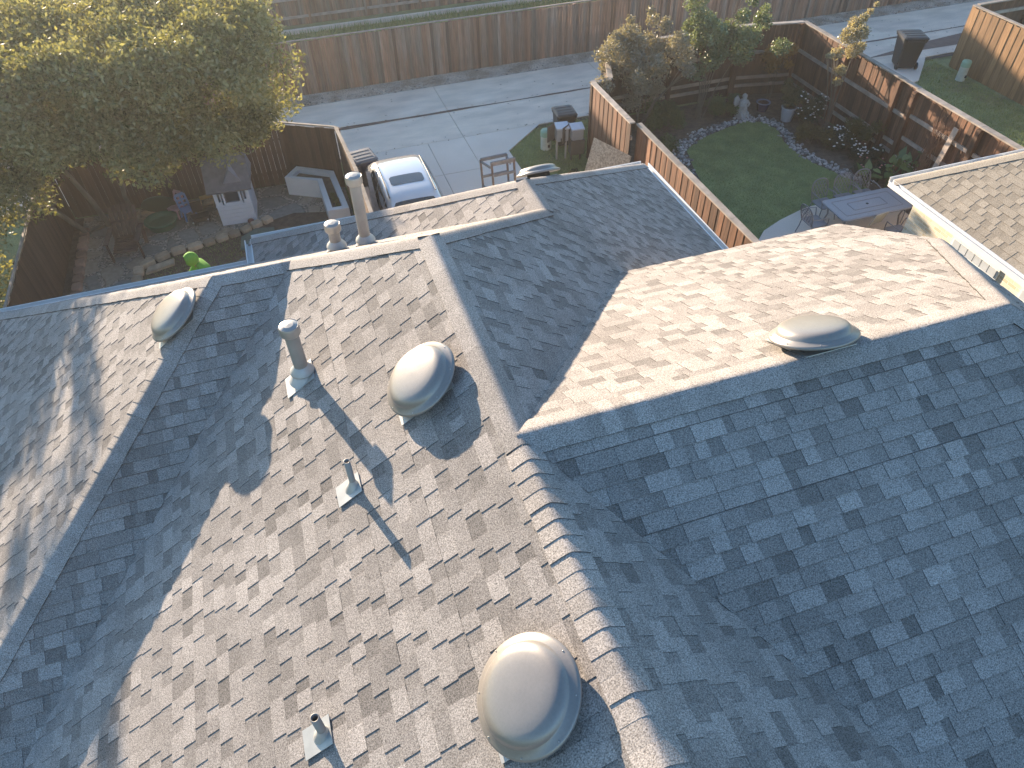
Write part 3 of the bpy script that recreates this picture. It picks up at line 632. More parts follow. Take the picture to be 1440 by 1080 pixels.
for k in range(90):
    x=rs.uniform(-9.3,-1.6); bl.append((x,rs.uniform(13.7,15.6),rs.uniform(2.7,4.6),rs.uniform(.4,.65)))
OAKL=leafmat('oak_leaf',(.085,.095,.038),(.33,.315,.145),.33)
crown=leafset('crown',cen(oak,bl),230000,.050,OAKL,oak,seed=3,shell=.25)
mb=MB(); o=oak.location; mb.tube([(-1.15,-.2,-.03),(-.6,.1,-.03),(.1,.2,-.03),(2.35,.1,-.03)],.06,6)  # added low tube joining the separate trunk bases
for sx,sy,tx,ty,tz,r0 in ((-.6,.1,-1.0,-1.0,3.4,.09),(-1.1,-.2,-2.2,-1.4,3.2,.08),(.1,.2,.8,-1.2,3.4,.07),(2.3,.1,2.9,-1.0,3.0,.07)):
    branchset(mb,rs,(sx,sy,-.05),(tx*.5+sx*.5,ty*.6,2.0),r0,r0*.7,0); branchset(mb,rs,(tx*.5+sx*.5,ty*.6,1.98),(tx,ty,tz),r0*.7,r0*.4,2,.7)
mb.build('trunk',BARK,oak)
sap=leafmat('myrtle_leaf',(.07,.085,.045),(.17,.15,.10),.35); sap2=leafmat('green_leaf',(.10,.14,.075),(.21,.245,.13),.25)
def shrubtree(name,label,base,blobs,nleaf,size,mat,seed,stems=5,rad=.022,cat='tree',group=None,shell=.3):
    t=thing(name,label,cat,base,0,group); rr=random.Random(seed); ss=MB()
    B=[(x-base[0],y-base[1],z,r_) for x,y,z,r_ in blobs]
    for k in range(stems):
        q=B[rr.randrange(len(B))]; bx,by=rr.uniform(-.12,.12),rr.uniform(-.12,.12); mz=q[2]*.45
        ss.tube([(bx,by,-.03),(bx+(q[0]-bx)*.3,by+(q[1]-by)*.3,mz),(q[0],q[1],q[2]+q[3]*.4)],[rad,rad*.8,rad*.3],6)
        for j in range(3):
            p=Vector((bx+(q[0]-bx)*.6,by+(q[1]-by)*.6,q[2]*.7)); e=Vector(q[:3])+Vector((rr.uniform(-1,1),rr.uniform(-1,1),rr.uniform(-.3,1)))*q[3]*1.2
            ss.tube([p,p.lerp(e,.5)+Vector((0,0,.05)),e],[rad*.5,rad*.35,rad*.15],5)
    ss.build('trunk',BARK,t); leafset('crown',B,nleaf,size,mat,t,seed=seed,shell=shell); return t
def blobsin(rr,c,rad,n,r0,r1):
    out=[]
    for k in range(n):
        d=Vector((rr.gauss(0,.5),rr.gauss(0,.5),rr.gauss(0,.5))); out.append((c[0]+d.x*rad[0],c[1]+d.y*rad[1],c[2]+d.z*rad[2],rr.uniform(r0,r1)))
    return out
rr=random.Random(9)
sprigs=[(x,y,z,.16) for x,y,z in ((9.0,16.6,3.5),(9.6,16.5,3.7),(8.5,16.4,3.2),(10.2,16.6,3.3))]
shrubtree('crape_myrtle','grey brown multi-stemmed shrub tree by the alley corner of the neighbour yard','x' and (9.7,16.7,0),blobsin(rr,(9.25,16.3,2.35),(1.5,.9,1.15),34,.22,.42)+sprigs,17000,.042,leafmat('myrtle_brown',(.17,.155,.115),(.32,.28,.21),.25),41,stems=7)
shrubtree('crape_myrtle','greener shrub tree with sunlit top right of the grey brown one','x' and (11.9,16.7,0),blobsin(rr,(11.9,16.5,2.75),(1.7,.8,.95),34,.22,.42)+[(12.9,16.4,3.6,.2),(12.6,16.4,3.9,.14),(13.4,16.4,3.3,.2),(11.8,16.4,4.0,.15),(13.0,16.5,4.2,.1)],17000,.045,sap2,42,stems=8)
shrubtree('bush','bush coloured as if lit orange in the dark corner of the back fence',(14.7,16.9,0),blobsin(rr,(14.4,16.6,1.7),(.8,.4,.4),12,.15,.28),3200,.035,leafmat('orange_lit_leaf',(.20,.11,.03),(.36,.20,.06),.4),43,stems=4,cat='bush',rad=.012)  # orange sunlight put into the leaf colour
lt=[(15.2,14.6,2.9,.28),(15.5,14.5,3.0,.25),(15.6,14.9,3.1,.25),(15.9,15.0,3.2,.15),(16.15,15.1,3.3,.11),(16.4,15.2,3.45,.09),(14.7,14.3,2.6,.2),(14.4,14.2,2.6,.11),(14.2,14.1,2.65,.07),(14.9,14.2,2.1,.18),(14.9,14.2,1.75,.14),(15.4,14.5,2.5,.25),(15.7,14.6,2.5,.2)]
shrubtree('young_tree','slender young tree with pale sunlit leaves before the right cedar fence',(15.05,14.25,0),lt,4200,.038,leafmat('pale_leaf',(.22,.20,.12),(.42,.36,.26),.35),44,stems=6,rad=.02)
def plant(name,label,c,rad,h,n,size,c1,c2,seed,cat='plant',group=None,flowers=0,fcol=(.8,.8,.78)):
    t=thing(name,label,cat,(c[0],c[1],0),0,group); rr=random.Random(seed)
    B=[(rr.uniform(-1,1)*rad*.6,rr.uniform(-1,1)*rad*.6,h*rr.uniform(.3,.75),rad*rr.uniform(.3,.5)) for k in range(9)]
    leafset('foliage',B,n,size,leafmat('leaf_%d'%seed,c1,c2,.3),t,seed=seed,shell=.2)
    mb=MB(); 
    for q in B[:5]: mb.tube([(0,0,-.02),(q[0]*.6,q[1]*.6,q[2]*.6),q[:3]],[.01,.008,.004],5)
    mb.build('stem',BARK,t)
    if flowers:
        mb=MB()
        for k in range(flowers):
            q=B[rr.randrange(9)]; d=Vector((rr.gauss(0,1),rr.gauss(0,1)-.4,abs(rr.gauss(0,1))+.3)).normalized(); p=Vector(q[:3])+d*q[3]*1.1
            mb.lathe(p,[(.001,-.01),(.032,.0),(.028,.014),(.001,.02)],None,7)
        tag(mb.build('flowers',pmat('petal_%s'%str(fcol[0]),fcol,.6,var=.05),t),kind='stuff')
    return t
G1,G2=(.06,.09,.035),(.14,.18,.07)
plant('rose_bush','bush full of white flowers beside the pale pot',(15.0,14.95),.62,1.15,2600,.035,(.03,.045,.02),(.07,.09,.04),60,'bush',flowers=42)
plant('flower_clump','low clump of small white flowers in the middle of the right flower bed',(15.0,13.4),.62,.6,2600,.03,(.03,.04,.022),(.08,.09,.05),61,flowers=46)
plant('flower_clump','low clump of white flowers nearer the patio in the right flower bed',(15.15,12.5),.55,.5,2300,.03,(.03,.04,.022),(.08,.085,.05),62,flowers=34)
plant('bush','yellow brown low bush along the pebble edge by the pot',(14.3,13.9),.6,.6,2600,.035,(.07,.06,.02),(.16,.13,.05),63,'bush')
plant('bush','round green bush with reddish tips before the right cedar fence',(15.4,12.9),.55,1.3,3000,.035,(.045,.06,.018),(.14,.11,.03),64,'bush')
plant('bush','dark low green bush left of the stone angel',(12.6,16.6),.6,.55,2600,.035,G1,G2,65,'bush')
plant('bush','green bush at the foot of the grey brown shrub tree',(10.4,16.3),.8,.9,4200,.04,(.04,.065,.02),(.12,.15,.05),66,'bush')
plant('bush','bright green low bush left end of the pebble border',(9.6,14.9),.6,.55,2600,.035,(.05,.07,.022),(.13,.16,.06),67,'bush')
plant('bush','small yellow green tuft at the pebble border corner',(9.35,13.2),.45,.4,1800,.035,(.06,.07,.03),(.17,.17,.08),68,'bush')
plant('bush','weedy green clump against the side fence by the lawn',(8.6,10.9),.8,.5,3800,.04,(.05,.075,.03),(.13,.17,.07),69,'bush')
plant('bush','dark clump of groundcover between flowers and patio',(14.75,11.6),.5,.45,1900,.03,(.03,.04,.02),(.07,.075,.04),70,'bush',flowers=14,fcol=(.5,.25,.22))
plant('bush','narrow bush left of the blue pot by the fence post',(13.2,16.75),.35,.7,1200,.035,G1,G2,71,'bush')
def bigleaf(label,c,seed,n=9,h=1.1):
    h*=.85
    t=thing('elephant_ear',label,'plant',(c[0],c[1],0),0,'broad leaved plants beside the neighbour roof'); rr=random.Random(seed); st=MB()
    for k in range(n):
        a=rr.uniform(0,6.28); L=rr.uniform(.5,1)*h; tip=Vector((math.cos(a)*.35*L,math.sin(a)*.35*L,L)); st.tube([(0,0,-.02),(tip.x*.4,tip.y*.4,L*.6),tip],[.018,.014,.009],5)
        d=Vector((math.cos(a),math.sin(a),rr.uniform(-.5,.9))).normalized(); s=d.cross(Vector((0,0,1))).normalized(); sz=rr.uniform(.17,.27); nn=s.cross(d)
        ol=[(-.25,.0),(-.4,.28),(-.1,.46),(.3,.40),(.75,.18),(1.1,0),(.75,-.18),(.3,-.40),(-.1,-.46),(-.4,-.28)]
        lf=MB(); vs=[tip+d*x*sz+s*y*sz+nn*(-.25*y*y)*sz for x,y in ol]; mid=[tip+d*x*sz-nn*.06*sz for x in (.1,.6)]
        lf.poly(vs+mid,[(i,(i+1)%10,10 if i in(0,1,2,7,8,9) else 11) for i in range(10)]+[(2,3,11,10),(7,10,11,6)],tone=rr.random(),smooth=True)
        lf.build('leaf',leafmat('ear_leaf',(.07,.12,.035),(.17,.23,.085),.3),t)
    st.build('stem',leafmat('ear_stem',(.07,.11,.04),(.1,.14,.05),.1),t)
bigleaf('broad leaved green plant left of the group beside the patio chairs',(14.1,11.05),81,9,1.0)
bigleaf('broad leaved green plant in the middle of the group behind the patio table',(14.75,10.9),82,10,1.15)
bigleaf('tall broad leaved green plant nearest the right cedar fence',(15.3,10.9),83,9,1.25)
# pebble border
mb=MB(); rr=random.Random(15); bp=[(9.45,11.9),(9.6,12.8),(9.95,14.0),(10.3,15.05),(11.25,15.6),(12.4,15.95),(13.35,16.12),(13.95,15.75),(14.08,15.1),(13.8,14.2),(13.78,13.5),(13.95,12.75),(14.25,12.0),(14.45,11.2)]
for i in range(len(bp)-1):
    a=Vector(bp[i]);b=Vector(bp[i+1]); d=b-a; nn=Vector((-d.y,d.x)).normalized()
    for k in range(int(d.length*95)):
        p=a+d*rr.random()+nn*rr.gauss(0,.11); s=rr.uniform(.02,.055); mb.lathe((p.x,p.y,-.01),[(s,0),(s*1.05,s*.4),(s*.6,s*.85),(.001,s)],None,7,tone=rr.random())
tag(mb.build('pebbles',pmat('pebble',(.30,.285,.27),.8,attr=True,alo=.25,ahi=1.7)),kind='stuff')

# ------------------------------------------------------------------ things in the yards
def bin_(label,loc,rz,body,lid,h=1.05,wd=.6,dp=.68,wheels=True,mark=False,name='trash_bin',lidrot=0):
    t=thing(name,label,'trash bin',loc,rz); mb=MB()
    def ring(sx,sy,z,c=.05): return [(-sx+c,-sy,z),(sx-c,-sy,z),(sx,-sy+c,z),(sx,sy-c,z),(sx-c,sy,z),(-sx+c,sy,z),(-sx,sy-c,z),(-sx,-sy+c,z)]
    rows=[ring(wd*.38,dp*.36,.05),ring(wd*.40,dp*.38,.10),ring(wd*.49,dp*.47,h*.86),ring(wd*.53,dp*.51,h*.87),ring(wd*.53,dp*.51,h*.93)]
    mb.grid(rows,0,.5,False,True); mb.face(rows[0][::-1]); mb.face(rows[-1]); mb.build('body',body,t)
    mb=MB(); rows=[ring(wd*.55,dp*.54,h*.935),ring(wd*.55,dp*.54,h*.96),ring(wd*.47,dp*.45,h*.995),ring(wd*.30,dp*.28,h*1.0)]; mb.grid(rows,0,.5,False,True); mb.face(rows[0][::-1]); mb.face(rows[-1])
    for k in (-.5,0,.5): mb.box((0,k*dp*.5,h*1.0),(wd*.8,.03,.02))
    mb.build('lid',lid,t)
    mb=MB(); mb.tube([(-wd*.4,dp*.60,h*.9),(wd*.4,dp*.60,h*.9)],.016,8); mb.box((-wd*.38,dp*.55,h*.9),(.04,.10,.05)); mb.box((wd*.38,dp*.55,h*.9),(.04,.10,.05)); mb.build('handle',lid,t)
    for sx in (-1,1):
        mb=MB(); M=Matrix.Rotation(R(90),3,'Y'); mb.lathe((sx*wd*.44-.025,dp*.36,.12),[(.12,0),(.12,.05)],M,20); mb.lathe((sx*wd*.44-.03,dp*.36,.12),[(.05,0),(.05,.06)],M,12); mb.build('wheel',BLKP,t)
    if mark:
        mb=MB(); y=-dp*.46
        for k in range(3):
            a=R(90+120*k); c=Vector((math.cos(a)*.055,0,math.sin(a)*.055)); q=R(90+120*k+100)
            mb.obox(Vector((0,y-.012,h*.70))+c,(math.cos(q)*.11,0,math.sin(q)*.11),(0,.008,0),(-math.sin(q)*.03,0,math.cos(q)*.03))
            e=c+Vector((math.cos(q),0,math.sin(q)))*.07
            mb.poly([Vector((0,y-.016,h*.70))+e+Vector((math.cos(q+s),0,math.sin(q+s)))*.035 for s in (0,2.2,-2.2)],[(0,1,2)])
        mb.build('recycling_mark',WHITE,t)
    return t
bin_('navy wheeled bin with grey lid between the dark fence and the white car',(.62,16.0,.025),R(10),BLUEP,GREYP,h=1.1,wd=.66,dp=.74)
bin_('black wheeled bin with a white mark at the corner of the cedar fence',(7.05,16.65,.0),R(175)+R(180),BLKP,BLKP,h=1.1,wd=.6,dp=.7,mark=True)
bin_('large black wheeled bin standing alone on the concrete pad by the alley',(20.85,17.75,.025),R(160),BLKP,BLKP,h=1.15,wd=.8,dp=.85)
def pedestal(label,loc,h,rad,col,brown=False):
    t=thing('utility_pedestal',label,'utility pedestal',loc); mb=MB()
    mb.lathe((0,0,0),[(rad*1.05,-.02),(rad,.0),(rad,h*.72)],None,20); mb.build('base',pmat('pedestal_low',(.42,.45,.38),.6,var=.2),t)
    mb=MB(); mb.lathe((0,0,0),[(rad*1.06,h*.68),(rad*1.06,h*.9),(rad*.9,h*.97),(rad*.5,h),(.001,h*1.005)],None,20); mb.build('cap',col,t)
    mb=MB(); mb.box((.03,-rad*.98,h*.22),(.07,.04,.09)); mb.build('latch',BLKP,t)
GRN=pmat('utility_green',(.22,.36,.25),.55,var=.1)
pedestal('pale green round utility pedestal on the verge grass beside the driveway',(6.42,16.55,0),.62,.17,GRN)
pedestal('green round utility pedestal on the far lawn by the golden fence',(22.0,16.1,0),.68,.15,GRN)
GB=pmat('meter_grey',(.36,.37,.38),.45,.3,var=.1); GBD=pmat('meter_dark',(.10,.085,.07),.6,var=.2)
def meter(label,loc,rz,dark):
    t=thing('utility_cabinet',label,'utility cabinet',loc,rz)
    mb=MB(); mb.box((0,0,.85),(.36,.26,.42)); mb.box((0,-.14,.80),(.30,.03,.32)); mb.build('box',GB,t)
    mb=MB(); mb.poly([(-.2,-.18,1.06),(.2,-.18,1.06),(.2,.16,1.12),(-.2,.16,1.12),(-.2,-.18,1.02),(.2,-.18,1.02),(.2,.16,1.06),(-.2,.16,1.06)],[(0,1,2,3),(4,7,6,5),(0,4,5,1),(1,5,6,2),(2,6,7,3),(3,7,4,0)]); mb.build('hood',pmat('hood_pale',(.55,.57,.60),.4,.2),t)
    mb=MB(); mb.obox((-.33,.03,.86),(.26,.22,0),(.01,-.012,0),(0,0,.5)); mb.build('open_door',GBD,t)
    for sx in (-.14,.14):
        mb=MB(); mb.box((sx,0,.32),(.05,.05,.68)); mb.build('post',pmat('post_tan',(.33,.31,.27),.7) if not dark else GBD,t)
    if dark:
        mb=MB(); mb.box((0,-.03,.48),(.42,.3,.46)); mb.build('lower_box',GBD,t)
    else:
        mb=MB(); mb.tube([(-.05,-.17,.75),(-.05,-.2,.62),(.06,-.2,.62),(.06,-.17,.9),(-.02,-.17,.92)],.015,6); mb.build('conduit',BLKP,t)
meter('pale grey meter cabinet on two posts with its door swung open',(6.62,15.75,0),R(-8),False)
meter('brown lower meter cabinet on posts close to the cedar fence',(7.02,15.55,0),R(-5),True)
# osb sheet leaning against the side fence
OSB=pmat('osb_chips',(.40,.32,.23),.9,var=.35,scale=26,second=(.26,.20,.14),s2=14,thr=.52,grain=.25,gscale=60)
mb=MB(); a=Vector((6.78,13.75,1.62)); b=Vector((6.30,13.35,.55)); c=Vector((7.38,12.6,1.52)); n=(b-a).cross(c-a).normalized(); dd=b+(c-a)
mb.poly([a,b,dd,c,a-n*.02,b-n*.02,dd-n*.02,c-n*.02],[(0,1,2,3),(7,6,5,4),(0,4,5,1),(1,5,6,2),(2,6,7,3),(3,7,4,0)])
tag(mb.build('osb_sheet',OSB),'sheet of tan chipboard propped against the cedar fence behind the garage corner','board')
# terracotta pot
t=thing('flower_pot','round terracotta pot with a small green plant on the verge behind the garage ridge','flower pot',(6.35,14.0,0))
mb=MB(); mb.lathe((0,0,0),[(.11,0),(.19,.36),(.21,.37),(.21,.43),(.18,.43),(.17,.36)],None,24); mb.face([(.17*math.cos(k*.5236),.17*math.sin(k*.5236),.37) for k in range(12)]); mb.build('pot',pmat('terracotta',(.45,.14,.06),.8,var=.2),t)
leafset('foliage',[(0,0,.5,.14),(.05,.05,.45,.12)],500,.03,leafmat('pot_leaf',(.03,.045,.02),(.08,.09,.04)),t,seed=4)
# tubular rack on the driveway
t=thing('wooden_rack','weathered grey and brown wooden rack of two upright frames on the driveway','rack',(4.28,14.45,.026),R(3))
WD=pmat('rack_wood',(.16,.11,.08),.8,var=.4,scale=8); WG=pmat('rack_grey',(.20,.18,.17),.7,var=.3,scale=8)
mb=MB(); mb.bar((-.42,.55,.85),(.38,.55,.85),.05,.09); mb.bar((-.30,.02,.95),(.44,.02,.95),.05,.12); mb.build('top_rail',WG,t)
for x,y,z in ((-.42,.55,.85),(.38,.55,.85),(-.27,.02,.95),(.40,.02,.95)):
    mb=MB(); mb.bar((x,y,z),(x,y-.12,0),.05,.05); mb.build('leg',WD,t)
mb=MB(); 
for a,b in (((-.27,-.05,.62),(.40,-.05,.62)),((-.27,-.1,.30),(.40,-.1,.30)),((-.42,.48,.35),(.38,.48,.35))): mb.bar(a,b,.04,.07)
mb.build('cross_rail',WG,t)
mb=MB(); 
for s in (-.42,.38): mb.bar((s,.55,.80),(s*.75,.0,.86),.04,.06); mb.bar((s,.44,.08),(s*.75,-.08,.08),.04,.06)
mb.build('side_rail',WG,t)
# ---- car
CARW=pmat('car_paint',(.50,.51,.52),.16,.25,var=.02,coat=1); GLS=pmat('car_glass',(.02,.028,.032),.06,var=0,spec=.9); TRIM=pmat('car_trim',(.02,.02,.02),.5)
car=thing('car','white hatchback with dark sunroof parked on the driveway beside the dark fence','car',(1.44,13.35,.026),R(0))
# stations from rear(+y) to front(-y): (y, half width low, half width belt, half width roof, z belt, z roof)
ST=[(2.32,.70,.72,.58,.62,.72),(2.24,.82,.83,.62,.86,.98),(2.02,.87,.87,.62,.96,1.16),(1.62,.89,.885,.62,.98,1.38),(1.2,.90,.89,.63,.98,1.45),(.5,.90,.89,.64,.97,1.475),(-.2,.90,.89,.64,.95,1.46),(-.62,.90,.885,.62,.94,1.41),(-1.35,.89,.87,.70,.92,.99),(-1.9,.86,.82,.66,.80,.86),(-2.25,.78,.72,.55,.62,.68)]
mb=MB(); rows=[]
for y,wl,wb,wr,zb,zr in ST:
    half=[(0,y,.30),(wl*.8,y,.28),(wl,y,.42),(wl*1.0,y,.62*min(1,zb/.7)),(wb,y,zb*.96),(wb*.965,y,zb),(wr+(wb-wr)*.5,y,zb+(zr-zb)*.52),(wr+.015,y,zr-.035),(wr*.8,y,zr-.008),(wr*.4,y,zr+.004),(0,y,zr+.008)]
    rows.append(half+[(-p[0],p[1],p[2]) for p in half[-2:0:-1]])
mb.grid(rows,0,.5,True,True); mb.face(rows[0][::-1]); mb.face(rows[-1]); body=mb.build('body',CARW,car)
def carq(name,pts,mat,par,off=.006,th=.0):
    n=(Vector(pts[1])-Vector(pts[0])).cross(Vector(pts[-1])-Vector(pts[0])).normalized(); n=-n if (n.z<0 and abs(n.z)>.2) else n
    mb=MB(); mb.poly([Vector(p)+n*off for p in pts],[tuple(range(len(pts)))]); return mb.build(name,mat,par)
def cz(x,y): # roof height
    ys=[s[0] for s in ST]; 
    for i in range(len(ST)-1):
        if ST[i][0]>=y>=ST[i+1][0]:
            k=(ST[i][0]-y)/(ST[i][0]-ST[i+1][0]); return ST[i][5]+(ST[i+1][5]-ST[i][5])*k
    return 1
def patch(name,x0,x1,y0,y1,mat,off,nx=8,ny=6,taper=0,rc=.06):
    mb=MB(); rows=[]
    for j in range(ny+1):
        y=y0+(y1-y0)*j/ny; e=min(j,ny-j)/ny*abs(y1-y0); ins=0 if e>rc else rc-math.sqrt(max(0,rc*rc-(rc-e)**2)); tp=taper*j/ny
        rows.append([(( x0+ins+(x1-x0-2*ins)*i/nx)*(1+tp),y,cz(0,y)+off-.03*(abs(x0+(x1-x0)*i/nx)/.62)**3) for i in range(nx+1)])
    mb.grid(rows,0,.5,True); 
    return mb.build(name,mat,car)
patch('sunroof',-.44,.44,.02,.46,GLS,.016)
patch('windshield',-.55,.55,-.66,-1.28,GLS,.014,taper=.12)
patch('rear_window',-.50,.50,1.66,2.0,GLS,.016)
for sx in (-1,1):
    mb=MB()
    for y0,y1 in ((1.35,.55),(.48,-.35),(-.42,-1.0)):
        def sp(y,k):
            for i in range(len(ST)-1):
                if ST[i][0]>=y>=ST[i+1][0]:
                    q=(ST[i][0]-y)/(ST[i][0]-ST[i+1][0]); a=[ST[i][j]+(ST[i+1][j]-ST[i][j])*q for j in range(6)]
                    z=a[4]+.02+(a[5]-a[4]-.09)*k; xx=a[2]*.965+(a[3]+.015-a[2]*.965)*((z-a[4])/(a[5]-a[4])); return (sx*(xx+.012),y,z)
        mb.poly([sp(y0,0),sp(y1,0),sp(y1,.9),sp(y0,.9)],[(0,1,2,3)])
    mb.build('side_window',GLS,car)
    mb=MB(); mb.tube([(sx*.60,1.35,1.46),(sx*.605,.4,1.50),(sx*.60,-.5,1.45)],.016,8); mb.build('roof_rail',TRIM,car)
    mb=MB(); mb.obox((sx*1.0,-.78,1.0),(.2,0,0),(0,.12,0),(0,0,.13)); mb.build('side_mirror',CARW,car)
    mb=MB(); mb.lathe((sx*.62,2.17,.82),[(.001,0),(.10,.0),(.08,.06),(.001,.08)],Matrix.Rotation(R(-70),3,'X'),16); mb.build('taillight',pmat('tail_red',(.35,.02,.02),.2,coat=1),car)
    for y in (1.42,-1.42):
        M=Matrix.Rotation(R(90),3,'Y'); mb=MB(); mb.lathe((sx*.80-.10,y,.31),[(.18,0),(.30,.0),(.32,.03),(.32,.17),(.30,.2),(.18,.2)],M,28); wh=mb.build('wheel',TRIM,car)
        mb=MB(); mb.lathe((sx*.80-.085,y,.31),[(.19,0),(.19,.17),(.04,.17)],M,16); mb.build('rim',GALV,wh)
mb=MB(); mb.box((0,-.95,1.235),(.10,.06,.03)); mb.build('sticker',WHITE,car)
# leaning lumber between fence and car
t=thing('leaning_lumber','weathered planks leaning in the gap between the dark fence and the car','lumber',(.42,13.6,0))
for k,(x0,y0,x1,y1,z1,wd) in enumerate(((.05,-1.6,.12,.6,1.55,.11),(.12,-1.9,-.02,.2,1.35,.09),(.28,-1.8,.10,.25,1.0,.05),(-.05,-1.7,-.10,-.4,1.7,.1))):
    mb=MB(); mb.bar((x0,y0,.02),(x1,y1,z1),wd,.04,tone=.5); mb.build('plank',pmat('plank_grey',(.25,.22,.20),.85,var=.3,scale=6) ,t)
# ---- L shaped white planter
t=thing('planter_box','white L shaped raised planter box filled with soil in the fence corner','planter',(0,0,0))
pl=[(-1.62,16.55),(-1.22,17.08),(-.22,16.42),(-.12,14.28),(-.70,14.33),(-.74,16.02)]
pin=[(-1.42,16.55),(-1.19,16.86),(-.38,16.32),(-.28,14.45),(-.55,14.46),(-.60,16.10)]
mb=MB(); mb.prism(pl,0,.5); mb.v=[v for v in mb.v]; 
mb=MB(); n=6
mb.poly([(x,y,0) for x,y in pl]+[(x,y,.56) for x,y in pl]+[(x,y,.56) for x,y in pin]+[(x,y,.3) for x,y in pin],[(i,(i+1)%n,n+(i+1)%n,n+i) for i in range(n)]+[(n+i,n+(i+1)%n,2*n+(i+1)%n,2*n+i) for i in range(n)]+[(2*n+i,2*n+(i+1)%n,3*n+(i+1)%n,3*n+i) for i in range(n)])
mb.build('box',WHITE,t)
mb=MB(); mb.face([(x,y,.44) for x,y in pin]); mb.build('soil',pmat('planter_soil',(.11,.08,.055),.95,var=.4,scale=7),t)
leafset('foliage',[(-.42,14.9,.5,.12),(-.45,15.2,.5,.1),(-.4,14.6,.5,.08)],380,.03,leafmat('weed',(.06,.08,.02),(.13,.14,.04)),t,seed=8,shell=.1)
# ---- playhouse
t=thing('playhouse','small white playhouse with grey roof and open window by the back fence','playhouse',(-3.08,15.47,0),R(-4))
t.scale=(1.08,1,1.2)
LAP=pmat('playhouse_white',(.66,.68,.72),.55,var=.04)
mb=MB(); W2=.40
for k in range(5): mb.box((0,.012-.004*k*0,.05+k*.095),(.84,.05,.088)); 
mb.box((0,.02,.50),(.88,.07,.04))
for x,wd in ((-.38,.08),(-.20,.05),(.20,.05),(.38,.08)): mb.box((x,.02,.74),(wd,.05,.46))
mb.box((0,.02,.97),(.84,.05,.08)); mb.box((0,.02,.535),(.40,.05,.05))
for x in (-.31,.31): mb.box((x,.02,.56),(.06,.05,.08)); mb.box((x,.02,.91),(.06,.05,.06)); mb.box((x-.035 if x>0 else x+.035,.02,.74),(.022,.045,.44))
for x in (-.41,.41): mb.box((x,.55,.5),(.04,1.1,1.0))
mb.box((0,1.1,.22),(.84,.04,.44)); mb.build('wall',LAP,t)
mb=MB(); mb.box((0,.56,.012),(.78,1.0,.02)); mb.build('floor',SOIL,t)
mb=MB(); rf=[(-.54,-.14,.92),(.54,-.14,.92),(.54,.55,1.50),(-.54,.55,1.50),(.54,1.24,.92),(-.54,1.24,.92)]
mb.poly(rf,[(0,1,2,3),(3,2,4,5)]); mb.poly([(x,y,z-.04) for x,y,z in rf],[(3,2,1,0),(5,4,2,3)]); mb.face([rf[0],rf[3],rf[5]]); mb.face([rf[1],rf[4],rf[2]]); mb.bar((-.54,-.14,.90),(.54,-.14,.90),.02,.04)
mb.build('roof',pmat('playhouse_roof',(.16,.15,.16),.8,var=.2,scale=8),t)
mb=MB(); mb.poly([(-.10,.0,1.04),(.34,.0,1.04),(.12,.0,1.36),(.12,.42,1.38)],[(0,1,2),(0,2,3),(1,3,2)]); mb.build('dormer',pmat('playhouse_dormer',(.24,.23,.25),.8,var=.1),t)
mb=MB(); mb.lathe((.30,-.12,.05),[(.001,-.03),(.08,0),(.09,.05),(.06,.09),(.001,.11)],None,12); tag(mb.build('toy_ball',pmat('maroon_toy',(.10,.02,.03),.4)),'small maroon toy lying before the white playhouse','toy').location=(-3.08,15.47,0)
# ---- children's chairs
def kidchair(label,loc,rz,mat):
    t=thing('child_chair',label,'child chair',loc,rz); mb=MB()
    mb.prism([(-.17,-.17),(.17,-.17),(.15,.16),(-.15,.16)],.25,.285); mb.build('seat',mat,t)
    for x,y in ((-.14,-.14),(.14,-.14),(-.13,.14),(.13,.14)): mb=MB(); mb.bar((x*1.25,y*1.2,0),(x,y,.26),.04,.04); mb.build('leg',mat,t)
    mb=MB(); 
    for x in (-.14,.14): mb.bar((x,.15,.27),(x*.95,.24,.62),.05,.03)
    mb.bar((-.12,.245,.62),(.12,.245,.62),.03,.08); mb.bar((-.13,.18,.36),(.13,.18,.36),.03,.05); mb.bar((-.13,.21,.48),(.13,.21,.48),.03,.05); mb.bar((0,.16,.3),(0,.24,.6),.05,.025); mb.build('backrest',mat,t)
kidchair('pale pink plastic child chair left of the blue one',(-4.72,16.5,0),R(-40),pmat('pink_plastic',(.45,.27,.30),.5))
kidchair('blue plastic child chair right beside the pink one',(-4.42,16.28,0),R(25),pmat('blue_plastic',(.16,.26,.48),.5))
mb=MB(); mb.bar((-4.12,17.05,.1),(-3.72,17.12,.1),.07,.09); tag(mb.build('lumber_offcut',pmat('yellow_wood',(.42,.26,.09),.7)),'short yellowish wood plank on the ground left of the playhouse','plank')
t=thing('toy_cart','low black toy cart with white wheel hubs between the chairs and playhouse','toy cart',(-4.1,15.95,0),R(10)); mb=MB()
mb.prism([(-.22,-.13),(.22,-.13),(.25,.13),(-.25,.13)],.09,.2); mb.box((0,.22,.35),(.3,.03,.3)); mb.build('body',BLKP,t)
for x in (-.2,.2):
    mb=MB(); mb.lathe((x-.02,-.12,.08),[(.08,0),(.08,.04)],Matrix.Rotation(R(90),3,'Y'),14); wv=mb.build('wheel',BLKP,t)
    mb=MB(); mb.lathe((x-.04,-.15,.10),[(.025,0),(.02,.02),(.001,.025)],Matrix.Rotation(R(90),3,'X'),10); mb.build('hub',WHITE,wv)
